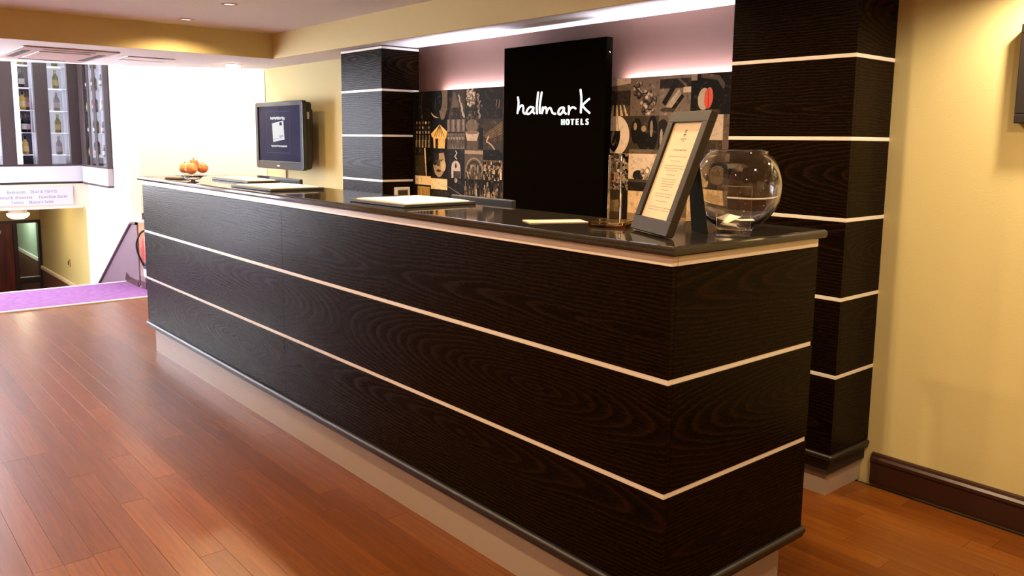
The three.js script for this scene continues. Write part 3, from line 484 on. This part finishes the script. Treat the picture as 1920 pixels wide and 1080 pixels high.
{
  const t = thing('notepad', 'small grey notepad at the far end of the worktop behind the fruit bowl', 'notepad', [0.07, TOP, -4.15], 0.5);
  mesh('cover', bx(-0.05, 0.0006, -0.06, 0.05, 0.004, 0.06), LEATHER, t); mesh('sheets', bx(-0.048, 0.0042, -0.058, 0.048, 0.014, 0.058, 0.001), std(lin(0.35, 0.28, 0.26), 0.7), t);
}
// staff desk behind the counter and the two screens whose tops show over it
{
  const t = thing('staff_desk', 'dark desk behind the reception counter at staff height', 'desk', [0, 0, 0]);
  mesh('desktop', bx(0.455, 0.86, -3.85, 0.98, 0.89, -0.45, 0.004), OAK[1], t);
  for (const z of [-3.8, -2.1, -0.5]) mesh('leg_panel', bx(0.47, 0, z - 0.012, 0.95, 0.86, z + 0.012), BLACK, t);
  const m = thing('computer_monitor', 'black screen back showing just above the worktop before the hotel sign', 'monitor', [0.56, 0.89, -1.53]);
  mesh('back', bx(-0.022, 0.06, -0.225, 0.0, 0.372, 0.225, 0.006), BLACK, m); mesh('display', bx(0.0005, 0.075, -0.21, 0.004, 0.36, 0.21), GLOSSY, m); mesh('stem', bx(-0.012, 0.01, -0.03, 0.006, 0.08, 0.03, 0.004), BLACK, m); mesh('foot', bx(-0.08, 0.0005, -0.1, 0.08, 0.012, 0.1, 0.004), BLACK, m);
  const c = m.clone(); c.name = numbered('computer_monitor'); c.position.set(0.58, 0.89, -3.60); c.userData.label = 'black screen back showing just above the worktop under the wall screen'; scene.add(c);
}
{
  const t = thing('leaflet', 'pale pink leaflet lying flat on the worktop before the hotel sign', 'leaflet', [0.19, TOP, -0.665], -0.45);
  mesh('sheet', bx(-0.105, 0.0006, -0.05, 0.105, 0.0022, 0.05), std(lin(0.62, 0.42, 0.36), 0.45), t); mesh('coloured_end', bx(-0.105, 0.0023, -0.05, -0.07, 0.0028, 0.05), std(lin(0.7, 0.55, 0.25), 0.45), t);
}
// bowl of fruit
{
  const bx0 = -0.0, bz0 = -3.62; const P = [0.014, TOP - 0.016, -3.70];
  const t = thing('fruit_bowl', 'small footed glass bowl near the far end of the worktop', 'bowl', P);
  mesh('foot', lathe([[0.001, 0.0168], [0.036, 0.0168], [0.036, 0.0188], [0.018, 0.022], [0.012, 0.026], [0.016, 0.03], [0.001, 0.03]], 32), std(lin(0.2, 0.13, 0.13), 0.15, { metalness: 0.6 }), t);
  mesh('dish', lathe([[0.001, 0.0302], [0.03, 0.032], [0.046, 0.038], [0.058, 0.05], [0.100, 0.058], [0.100, 0.060], [0.056, 0.053], [0.044, 0.0415], [0.028, 0.035], [0.001, 0.0335]], 40), GLASS, t);
  const peel = texFrom(128, 64, (i, j) => { const v = 0.5 + 0.6 * noise(i / 12, j / 12, 3) + 0.4 * noise(i / 3, j / 3, 8), c = clamp(v); return [mix(206, 246, c), mix(120, 182, c), mix(84, 118, c)]; });
  const reds = [[1, 1, 1], [0.98, 0.80, 0.80], [1, 1.25, 1.1], [0.92, 0.74, 0.70]];
  const names = ['golden fruit on the left of the footed bowl', 'orange fruit at the front of the footed bowl', 'reddish fruit on the right of the footed bowl', 'pinkish fruit on top of the pile in the footed bowl'];
  [[-0.050, 0.086, -0.010, 0.034, 2], [0.006, 0.085, 0.040, 0.037, 0], [0.056, 0.086, -0.014, 0.033, 3], [0.004, 0.115, -0.016, 0.029, 1]].forEach(([dx, y, dz, r, k], i) => {
    const f = thing('fruit', names[i], 'fruit', [P[0] + dx * 0.79 - dz * 0.6, TOP + y, P[2] + dx * 0.61 + dz * 0.79], i * 1.3);
    const g = new THREE.SphereGeometry(r, 28, 20), p = g.attributes.position;
    for (let a = 0; a < p.count; a++) { const v = new THREE.Vector3().fromBufferAttribute(p, a); v.multiplyScalar(1 + 0.07 * noise(v.x * 60, v.y * 60 + i, v.z * 60)); p.setXYZ(a, v.x, v.y * 0.92, v.z); }
    g.computeVertexNormals(); mesh('flesh', g, std(lin(...reds[k]), 0.5, { map: peel }), f);
    mesh('stalk', cyl(0.004, 0.002, 0.008, 0, r * 0.88, 0, 8), std(lin(0.1, 0.05, 0.02), 0.7), f);
  });
}
// clear acrylic block on a small amber dish
{
  const d = thing('amber_dish', 'small square amber glass dish under the clear acrylic block', 'dish', [0.245, TOP, -0.455], 0.5);
  const s = 0.062, rim = [[-s, -s], [s, -s], [s, s], [-s, s]];
  const amber = new THREE.MeshPhysicalMaterial({ color: lin(1, 0.86, 0.5), transmission: 1, roughness: 0.05, ior: 1.5, thickness: 0.02, attenuationColor: lin(0.85, 0.55, 0.12), attenuationDistance: 0.03 });
  mesh('base', slab(rim, 0.0006, 0.008, 0.002), amber, d);
  mesh('rim', mergeGeometries([bx(-s, 0.0085, -s, s, 0.018, -s + 0.008, 0.002), bx(-s, 0.0085, s - 0.008, s, 0.018, s, 0.002), bx(-s, 0.0085, -s + 0.0085, -s + 0.008, 0.018, s - 0.0085, 0.002), bx(s - 0.008, 0.0085, -s + 0.0085, s, 0.018, s - 0.0085, 0.002)]), amber, d);
  const t = thing('acrylic_block', 'tall clear acrylic block standing in the amber dish beside the sign', 'block', [0.255, TOP + 0.0085, -0.452], 0.6);
  mesh('body', bx(-0.021, 0.0, -0.021, 0.021, 0.225, 0.021, 0.004), GLASS, t);
  mesh('insert', bx(-0.013, 0.14, -0.002, 0.013, 0.165, 0.002), std(lin(0.5, 0.2, 0.08), 0.4), t); mesh('cap_mark', bx(-0.013, 0.17, -0.002, 0.013, 0.205, 0.002), std(lin(0.06, 0.07, 0.08), 0.4), t);
}
// framed notice on an easel back
{
  const P = new THREE.Vector3(0.1515, TOP + 0.0006, -0.2215), yaw = Math.atan2(-0.905, -0.424);
  const t = thing('framed_notice', 'black framed cream notice leaning back beside the fish bowl', 'frame', [P.x, P.y, P.z], yaw);
  const tilt = (g) => { g.rotateX(-0.345); return g; };
  const W = 0.1285, Hh = 0.385, b = 0.034, bb = 0.045;
  const f = [bx(-W, 0, -0.022, W, bb, 0, 0.002), bx(-W, Hh - b, -0.022, W, Hh, 0, 0.002), bx(-W, bb, -0.022, -W + b, Hh - b, 0, 0.002), bx(W - b, bb, -0.022, W, Hh - b, 0, 0.002)];
  mesh('frame', tilt(mergeGeometries(f)).translate(0, 0.0078, 0), std(lin(0.024, 0.017, 0.010), 0.42, { specularIntensity: 0.35 }), t);
  mesh('backing', tilt(bx(-W + 0.006, 0.006, -0.027, W - 0.006, Hh - 0.006, -0.0225)).translate(0, 0.0078, 0), BLACK, t);
  const tex = canvas(512, 816, (c, w, h) => {
    c.fillStyle = '#f3e6bd'; c.fillRect(0, 0, w, h); const ink = 'rgba(70,60,45,';
    c.fillStyle = ink + '0.75)'; c.fillRect(238, 62, 36, 14); c.fillRect(244, 80, 26, 10); c.fillRect(232, 94, 48, 16); c.fillRect(246, 114, 22, 8);
    c.fillStyle = ink + '0.55)'; c.fillRect(206, 134, 104, 9); c.fillRect(232, 152, 52, 7);
    let q = 5; const rr = () => { q = (q * 16807) % 2147483647; return q / 2147483647; };
    const words = (y, w0, hh, a) => { let x = 256 - w0 / 2; c.fillStyle = ink + a + ')'; while (x < 256 + w0 / 2) { const l = 8 + 26 * rr(); for (let k = 0; k < l; k += 7) c.fillRect(x + k, y + hh * 0.3 * rr(), 5, hh * (0.6 + 0.4 * rr())); x += l + 8; } };
    words(226, 210, 13, 0.85);
    for (const [y, ww] of [[284, 300], [322, 170], [362, 330], [384, 300], [404, 200], [440, 140], [478, 250], [498, 240], [518, 230], [538, 190], [568, 150], [602, 300], [624, 270], [664, 170], [716, 380], [738, 380]]) words(y, ww, 9, 0.62);
  });
  const g = new THREE.PlaneGeometry(2 * (W - b), Hh - b - bb); g.translate(0, bb + (Hh - b - bb) / 2, -0.008); mesh('notice', tilt(g).translate(0, 0.0078, 0), std(lin(0.66, 0.57, 0.58), 0.7, { map: tex }), t);
  // strut: hinged high on the back, foot behind
  const st = new THREE.Shape([[-0.05, 0], [0.05, 0], [0.028, 0.29], [-0.028, 0.29]].map(([x, y]) => new THREE.Vector2(x, y)));
  const sg = new THREE.ExtrudeGeometry(st, { depth: 0.004, bevelEnabled: false }); sg.rotateX(0.14); sg.translate(0, 0.001, -0.178); mesh('strut', sg, std(lin(0.006, 0.005, 0.004), 0.6, { specularIntensity: 0.2 }), t);
}
// clear stand beside it
{
  const t = thing('acrylic_stand', 'thin clear acrylic stand between the framed notice and the fish bowl', 'stand', [0.33, TOP, -0.04], -0.95);
  mesh('upright', bx(-0.05, 0.004, -0.0018, 0.05, 0.15, 0.0018, 0.0012), GLASS, t); mesh('foot', bx(-0.05, 0.0006, -0.03, 0.05, 0.0036, 0.03, 0.001), GLASS, t);
}
// fish bowl with a few cards inside
{
  const P = [0.505, TOP + 0.0006, -0.155];
  const t = thing('fish_bowl', 'round clear glass fish bowl on the near end of the worktop', 'bowl', P);
  const R = 0.141, cy = 0.139, out = [[0.001, 0.0]], inn = [];
  const a0 = -1.15, a1 = 0.86; // from the flat base to the rim
  out.push([R * Math.cos(a0) * 0.98, 0.0]);
  for (let k = 0; k <= 40; k++) { const a = mix(a0, a1, k / 40); out.push([R * Math.cos(a), cy + R * Math.sin(a) * (a < 0 ? 0.135 / (R * 0.9128) * 0.985 : 1)]); }
  const top = out[out.length - 1]; out.push([top[0] + 0.001, top[1] + 0.006], [top[0] - 0.003, top[1] + 0.009], [top[0] - 0.006, top[1] + 0.006]);
  for (let k = 40; k >= 0; k--) { const a = mix(a0, a1, k / 40), r = R - 0.0042; inn.push([r * Math.cos(a), cy + r * Math.sin(a) * (a < 0 ? 0.96 : 1)]); }
  inn.push([0.001, inn[inn.length - 1][1] - 0.001]);
  mesh('glass', lathe([...out, ...inn], 72), GLASS, t);
  const drops = []; for (let k = 0; k < 70; k++) { const a = -0.75 + 1.15 * rnd(), q = rnd() * 6.283, r = R - 0.0040, s = 0.0009 + 0.0014 * rnd() ** 2; drops.push(new THREE.SphereGeometry(s, 8, 6).translate(r * Math.cos(a) * Math.cos(q), cy + r * Math.sin(a) * (a < 0 ? 0.96 : 1), r * Math.cos(a) * Math.sin(q))); }
  mesh('water_droplets', mergeGeometries(drops), GLASS, t).userData.kind = 'stuff';
  const card = std(lin(0.80, 0.74, 0.6), 0.6);
  [[-0.035, 0.020, 0.012, 0.3, 0.18], [-0.02, 0.030, -0.012, 1.2, -0.3], [0.01, 0.022, 0.02, 2.3, 0.1]].forEach(([dx, dy, dz, ry, rx], i) => {
    const g = new THREE.BoxGeometry(0.075, 0.0008, 0.048, 8, 1, 4), p = g.attributes.position;
    for (let k = 0; k < p.count; k++) p.setY(k, p.getY(k) + 0.10 * p.getX(k) * p.getX(k) * 20 * 0.12);
    g.computeVertexNormals(); g.rotateX(rx); g.rotateY(ry);
    const m = mesh('visiting_card', g, card); m.position.set(P[0] + dx, P[1] + dy, P[2] + dz);
    tag(m, ['cream visiting card at the bottom of the fish bowl, on its left', 'cream visiting card tilted uppermost inside the fish bowl', 'cream visiting card lying at the middle of the fish bowl'][i], 'card');
  });
}

// ---------- at the stairs ----------
{
  const t = thing('fire_extinguisher', 'red fire extinguisher with a black hose by the stairs, half hidden by the counter', 'extinguisher', [0.765, 0.12, -7.17]);
  const red = std(lin(0.55, 0.03, 0.03), 0.3);
  mesh('cylinder', lathe([[0.001, 0.0], [0.058, 0.002], [0.062, 0.01], [0.062, 0.36], [0.05, 0.40], [0.022, 0.425], [0.018, 0.45], [0.001, 0.45]], 32), red, t);
  mesh('label', lathe([[0.0625, 0.08], [0.0632, 0.082], [0.0632, 0.15], [0.0625, 0.152]], 32), std(lin(0.02, 0.03, 0.09), 0.5), t); mesh('base_band', lathe([[0.0625, 0.004], [0.0632, 0.006], [0.0632, 0.078], [0.0625, 0.08]], 32), std(lin(0.7, 0.68, 0.75), 0.5), t);
  mesh('valve', mergeGeometries([cyl(0.018, 0.014, 0.04, 0, 0.45, 0, 16), new THREE.BoxGeometry(0.02, 0.012, 0.10).translate(0, 0.495, 0.02)].map((g) => g.toNonIndexed())), BLACK, t);
  mesh('hose', tube([[-0.02, 0.48, 0.03], [-0.09, 0.45, 0.05], [-0.135, 0.36, 0.055], [-0.13, 0.27, 0.055], [-0.095, 0.17, 0.05], [-0.068, 0.12, 0.03]], 0.010, 40, 10), BLACK, t);
  mesh('bracket', bx(-0.02, 0.2, -0.09, 0.02, 0.26, -0.055), BLACK, t);
  const s = thing('extinguisher_stand', 'low pale block with dark base under the fire extinguisher', 'stand', [0.765, 0.0045, -7.17], 0);
  mesh('top', bx(-0.075, 0.07, -0.075, 0.075, 0.1155, 0.075, 0.004), DADO, s); mesh('base', bx(-0.072, 0.0006, -0.072, 0.072, 0.069, 0.072), std(lin(0.07, 0.025, 0.03), 0.4), s);
}
// direction sign on the beam
{
  const t = thing('direction_sign', 'pale direction sign with grey lettering on the beam over the stairs', 'sign', [0, 0, 0]);
  mesh('plate', bx(-0.75, 0.725, -9.155, 0.535, 0.935, -9.145, 0.002), std(lin(0.62, 0.60, 0.64), 0.35), t);
  const tex = canvas(1536, 256, (c, w, h) => {
    c.fillStyle = '#d9d5de'; c.fillRect(0, 0, w, h); c.fillStyle = '#857f90'; c.font = 'bold 58px sans-serif'; c.textBaseline = 'middle';
    const px = (x) => (x + 0.745) / 1.275 * w; // place along the plate
    const put = (s, x0, x1, y) => { const m = c.measureText(s).width; c.save(); c.translate(px(x0), y); c.scale((px(x1) - px(x0)) / m, 1); c.fillText(s, 0, 0); c.restore(); };
    put('Bedrooms', -0.13, 0.06, 66); put('28-41 & 110-115', 0.10, 0.37, 66);
    put('Hallmark Rooms', -0.30, 0.12, 140); put('Function Suite', 0.18, 0.475, 140);
    put('Toilets', -0.09, 0.03, 210); put("Marco's Suite", 0.08, 0.33, 210);
  });
  const g = new THREE.PlaneGeometry(1.275, 0.205); g.translate(-0.1075, 0.83, -9.1445); mesh('lettering', g, std(lin(1, 1, 1), 0.35, { map: tex }), t);
}
// bottle cabinet over the beam, turning the corner along the stair wall
const WENGE = std(lin(0.045, 0.030, 0.030), 0.4), PANELW = std(lin(0.72, 0.72, 0.76), 0.4);
{
  const t = thing('bottle_cabinet', 'tall dark glazed bottle cabinet above the stairs with white lower panels', 'cabinet', [0, 0, 0]);
  const YB = 0.968, YG = 1.185, YT = 2.62, ZF = -9.156;
  mesh('lower_panel', bx(-0.56, YB + 0.02, ZF - 0.03, 0.655, YG - 0.02, ZF, 0.002), PANELW, t);
  mesh('bottom_edge', bx(-0.56, YB, ZF - 0.3, 0.70, YB + 0.018, ZF + 0.006), BLACK, t); mesh('sill', bx(-0.56, YG - 0.018, ZF - 0.3, 0.66, YG, ZF + 0.004), WENGE, t);
  for (const [a, b] of [[-0.56, -0.34], [-0.14, 0.0], [0.202, 0.343], [0.54, 0.66]]) mesh('post', bx(a, YG, ZF - 0.06, b, YT, ZF + 0.002, 0.002), WENGE, t);
  mesh('corner_post', bx(0.66, YB, ZF - 0.06, 0.70, YT, ZF + 0.04, 0.002), BLACK, t);
  mesh('head_rail', bx(-0.56, YT, ZF - 0.3, 0.70, YT + 0.1, ZF + 0.002), WENGE, t);
  for (const [a, b] of [[-0.34, -0.14], [0.0, 0.202], [0.343, 0.54]]) {
    mesh('glass_pane', bx(a, YG, ZF - 0.03, b, YT, ZF - 0.026), PANE, t);
    for (let k = 0; k < 5; k++) mesh('glass_shelf', bx(a + 0.001, 1.287 + 0.248 * k, ZF - 0.26, b - 0.001, 1.293 + 0.248 * k, ZF - 0.035), GLASS, t);
    const half = a === 0.0 ? a + 0.10 : b + 0.02; // behind the middle pane a dark cloth covers half of the lit back
    mesh('lit_back', bx(a - 0.02, YG, ZF - 0.28, half, YT, ZF - 0.27), glow(lin(0.82, 0.80, 0.98), b < 0.3 ? 2.6 : 0.6), t);
    if (half < b) mesh('dark_back', bx(half, YG, ZF - 0.28, b + 0.02, YT, ZF - 0.27), std(lin(0.10, 0.09, 0.13), 0.8), t);
    mesh('side_cheek', mergeGeometries([bx(a - 0.012, YG, ZF - 0.27, a, YT, ZF - 0.06), bx(b, YG, ZF - 0.27, b + 0.012, YT, ZF - 0.06)]), std(lin(0.7, 0.7, 0.76), 0.5), t);
    const l = new THREE.RectAreaLight(lin(0.85, 0.83, 1), 1.2, b - a, 1.3); l.position.set((a + b) / 2, 1.9, ZF - 0.265); l.rotation.y = Math.PI; scene.add(l);
  }
  // the side unit on the stair wall
  const s = thing('side_bottle_cabinet', 'narrow dark glazed bottle unit on the stair wall beside the bottle cabinet', 'cabinet', [0, 0, 0]);
  const X0 = 0.64, Z0 = -9.11, Z1 = -8.06;
  mesh('lower_panel', bx(X0, YB + 0.015, Z0, X0 + 0.058, YG - 0.02, Z1, 0.002), std(lin(0.5, 0.45, 0.46), 0.4), s);
  mesh('bottom_edge', bx(X0 - 0.006, YB - 0.005, Z0, X0 + 0.058, YB + 0.014, Z1 + 0.003), WENGE, s); mesh('sill', bx(X0 - 0.004, YG - 0.019, Z0, X0 + 0.058, YG, Z1 + 0.002), WENGE, s);
  for (const [a, b] of [[Z0, -8.90], [-8.74, -8.66], [-8.50, -8.40], [-8.10, Z1]]) mesh('post', bx(X0, YG, a, X0 + 0.058, YT, b, 0.002), WENGE, s);
  mesh('back', bx(X0 + 0.05, YG, Z0, X0 + 0.058, YT, Z1), std(lin(0.42, 0.40, 0.44), 0.4), s);
  for (const [a, b] of [[-8.90, -8.74], [-8.66, -8.50], [-8.40, -8.10]]) { mesh('glass_pane', bx(X0 + 0.004, YG, a, X0 + 0.007, YT, b), PANE, s); for (let k = 0; k < 5; k++) mesh('glass_shelf', bx(X0 + 0.008, 1.287 + 0.248 * k, a, X0 + 0.049, 1.293 + 0.248 * k, b), GLASS, s); }
  mesh('head_rail', bx(X0, YT, Z0, X0 + 0.058, YT + 0.1, Z1), WENGE, s);
}
// bottles
{
  const body = lathe([[0.001, 0], [0.030, 0.001], [0.033, 0.006], [0.033, 0.115], [0.030, 0.135], [0.015, 0.158], [0.0125, 0.17], [0.0125, 0.20], [0.014, 0.202], [0.014, 0.208], [0.001, 0.208]], 24);
  const lab = lathe([[0.0335, 0.035], [0.034, 0.036], [0.034, 0.095], [0.0335, 0.096]], 24), cap = lathe([[0.013, 0.172], [0.0145, 0.173], [0.0145, 0.2085], [0.001, 0.2095]], 20);
  const dark = std(lin(0.012, 0.016, 0.012), 0.08), gold = std(lin(0.55, 0.40, 0.08), 0.1), olive = std(lin(0.36, 0.38, 0.16), 0.1), clear = std(lin(0.50, 0.52, 0.56), 0.08), redg = std(lin(0.20, 0.04, 0.03), 0.1);
  const white = std(lin(0.85, 0.85, 0.82), 0.6), straw = std(lin(0.75, 0.62, 0.3), 0.6), pink = std(lin(0.75, 0.5, 0.55), 0.6);
  const kinds = { dark: [dark, white, dark], gold: [gold, straw, dark], olive: [olive, straw, straw], clear: [clear, white, white], pink: [dark, pink, redg], red: [redg, pink, dark] };
  const words = { dark: 'dark bottle with a white label', gold: 'golden bottle with a straw label', olive: 'olive bottle with a straw label', clear: 'clear bottle with a white label', pink: 'dark bottle with a pink label', red: 'red bottle with a pink label' };
  const shelf = ['lowest', 'second', 'third', 'fourth', 'top'];
  const made = {};
  function bottle3(kind, x, y, z, where, s = 1) {
    let b; const label = words[kind] + ' on ' + where;
    if (!made[kind]) { b = made[kind] = thing('wine_bottle', label, 'bottle', [x, y, z]); mesh('glass', body, kinds[kind][0], b); mesh('label', lab, kinds[kind][1], b); mesh('capsule', cap, kinds[kind][2], b); }
    else { b = made[kind].clone(); b.name = numbered('wine_bottle'); b.position.set(x, y, z); b.userData.label = label; scene.add(b); }
    b.scale.setScalar(s); b.userData.group = 'bottles in the cabinet over the stairs';
  }
  const front = [['gold', 'dark', 'gold', 'dark', 'olive'], ['clear', 'olive', 'clear', 'olive', 'olive']];
  front.forEach((row, c) => row.forEach((k, i) => bottle3(k, [0.115, 0.455][c] - 0.012, 1.2936 + 0.248 * i, -9.26, `the ${shelf[i]} glass shelf behind the ${c ? 'right' : 'middle'} front pane`)));
  ['pink', 'red'].forEach((k, i) => bottle3(k, 0.155, 1.2936 + 0.248 * (1 + i), -9.36, `the ${shelf[1 + i]} shelf behind the front row`));
  ['pink', 'pink', 'clear', 'dark', 'olive'].forEach((k, i) => bottle3(k, 0.669, 1.2936 + 0.248 * i, -8.25, `the ${shelf[i]} shelf of the side unit's nearest pane`, 0.6));
  ['red', 'dark', 'red', 'dark', 'dark'].forEach((k, i) => bottle3(k, 0.669, 1.2936 + 0.248 * i, -8.58, `the ${shelf[i]} shelf of the side unit's middle pane`, 0.6));
  ['olive', 'dark', 'olive', 'dark', 'dark'].forEach((k, i) => bottle3(k, 0.669, 1.2936 + 0.248 * i, -8.82, `the ${shelf[i]} shelf of the side unit's farthest pane`, 0.6));
}
// lower corridor: door, side light, lamp, socket, and the room behind
{
  const d = structGroup('door_1', 'brown wooden door with a glazed side light at the end of the lower corridor');
  const woodTex = texFrom(128, 512, (i, j) => { const t = clamp(0.5 + 0.7 * noise(i / 9, j / 160, 2) + 0.3 * noise(i / 3, j / 60, 5)); return [mix(70, 122, t), mix(28, 52, t), mix(14, 24, t)]; }); woodTex.repeat.set(1.3, 0.5);
  const DW = std(lin(1, 1, 1), 0.35, { map: woodTex }), DF = std(lin(0.03, 0.012, 0.008), 0.4), Z = -12.0;
  mesh('door_frame', mergeGeometries([bx(-0.55, 0.27, Z - 0.1, 0.70, 0.31, Z + 0.03), bx(0.355, -1.8, Z - 0.1, 0.405, 0.27, Z + 0.03), bx(0.665, -1.8, Z - 0.1, 0.70, 0.27, Z + 0.03), bx(-0.55, -1.8, Z - 0.1, -0.50, 0.27, Z + 0.03), bx(0.405, -0.60, Z - 0.08, 0.665, -0.515, Z + 0.02)]), DF, d);
  mesh('door_leaf', bx(-0.50, -1.8, Z - 0.06, 0.352, 0.268, Z - 0.01), DW, d);
  mesh('door_sign', cyl(0.045, 0.045, 0.006, 0, 0, 0, 24).rotateX(Math.PI / 2).translate(0.17, 0.16, Z - 0.009), std(lin(0.7, 0.68, 0.62), 0.4), d);
  mesh('door_handle', tube([[0.27, -0.75, Z - 0.01], [0.27, -0.75, Z + 0.05], [0.16, -0.75, Z + 0.05]], 0.01, 20, 8), CHROME, d);
  for (const [y0, y1] of [[-0.515, 0.27], [-1.8, -0.60]]) mesh('glass_pane', bx(0.405, y0, Z - 0.05, 0.665, y1, Z - 0.044), PANE, d);
  struct('wall_room_left', bx(0.10, -1.8, -15.0, 0.30, 0.9, -12.1), GREEN); struct('wall_room_right', bx(0.83, -1.8, -15.1, 0.95, 0.9, -12.1), GREEN); struct('wall_room_end', bx(0.1, -1.8, -15.2, 0.95, 0.9, -15.0), GREEN); struct('ceiling_room', bx(0.1, 0.62, -15.1, 0.95, 0.72, -12.1), WHITE);
  struct('trim_16', mergeGeometries([bx(0.302, -1.8, -14.99, 0.31, -0.42, -12.1), bx(0.31, -1.8, -14.998, 0.82, -0.42, -14.98), bx(0.822, -1.8, -14.99, 0.829, -0.42, -12.1)]), BROWN, 'brown dado in the room behind the door'); 
  struct('trim_17', mergeGeometries([bx(0.30, -0.42, -14.99, 0.325, -0.37, -12.1), bx(0.31, -0.42, -14.998, 0.82, -0.37, -14.97), bx(0.81, -0.42, -14.99, 0.83, -0.37, -12.1)]), WHITE, 'pale dado rail in the room behind the door');
  const p = new THREE.PointLight(lin(0.95, 1, 0.85), 2.2, 0, 2); p.position.set(0.56, 0.50, -13.4); p.castShadow = true; scene.add(p);
  const rl = thing('room_ceiling_lamp', 'round white lamp on the ceiling of the room behind the corridor door', 'light', [0.56, 0.56, -13.4]);
  mesh('shade', lathe([[0.06, -0.05], [0.062, 0.06], [0.02, 0.06]], 24), WHITE, rl); mesh('bulb', new THREE.SphereGeometry(0.03, 16, 12).translate(0, 0, 0), glow(lin(0.95, 1, 0.85), 4), rl);
  const lamp = thing('corridor_lamp', 'round white ceiling lamp in the lower corridor before the door', 'light', [0.14, 0.66, -10.2]);
  mesh('base', cyl(0.10, 0.10, 0.10, 0, -0.10, 0, 28), std(lin(0.7, 0.6, 0.5), 0.4), lamp); mesh('dome', lathe([[0.125, -0.10], [0.122, -0.125], [0.10, -0.15], [0.06, -0.168], [0.001, -0.174]], 36), glow(lin(1, 0.9, 0.72), 2.5), lamp);
  const l = new THREE.PointLight(lin(1, 0.82, 0.5), 1.0, 0, 2); l.position.set(0.14, 0.44, -10.2); l.castShadow = true; l.shadow.radius = 4; scene.add(l);
  const so = thing('wall_fitting', 'small dark fitting on the yellow corridor wall above the rail', 'fitting', [XS, -0.117, -10.3]);
  mesh('plate', bx(-0.012, -0.05, -0.04, 0, 0.05, 0.04, 0.003), std(lin(0.4, 0.22, 0.08), 0.4), so); mesh('button', bx(-0.022, -0.025, -0.015, -0.012, 0.025, 0.015, 0.003), BLACK, so);
}
scene.traverse((o) => { if (o.isMesh) { o.castShadow = true; o.receiveShadow = true; } });
renderer.render(scene, camera);
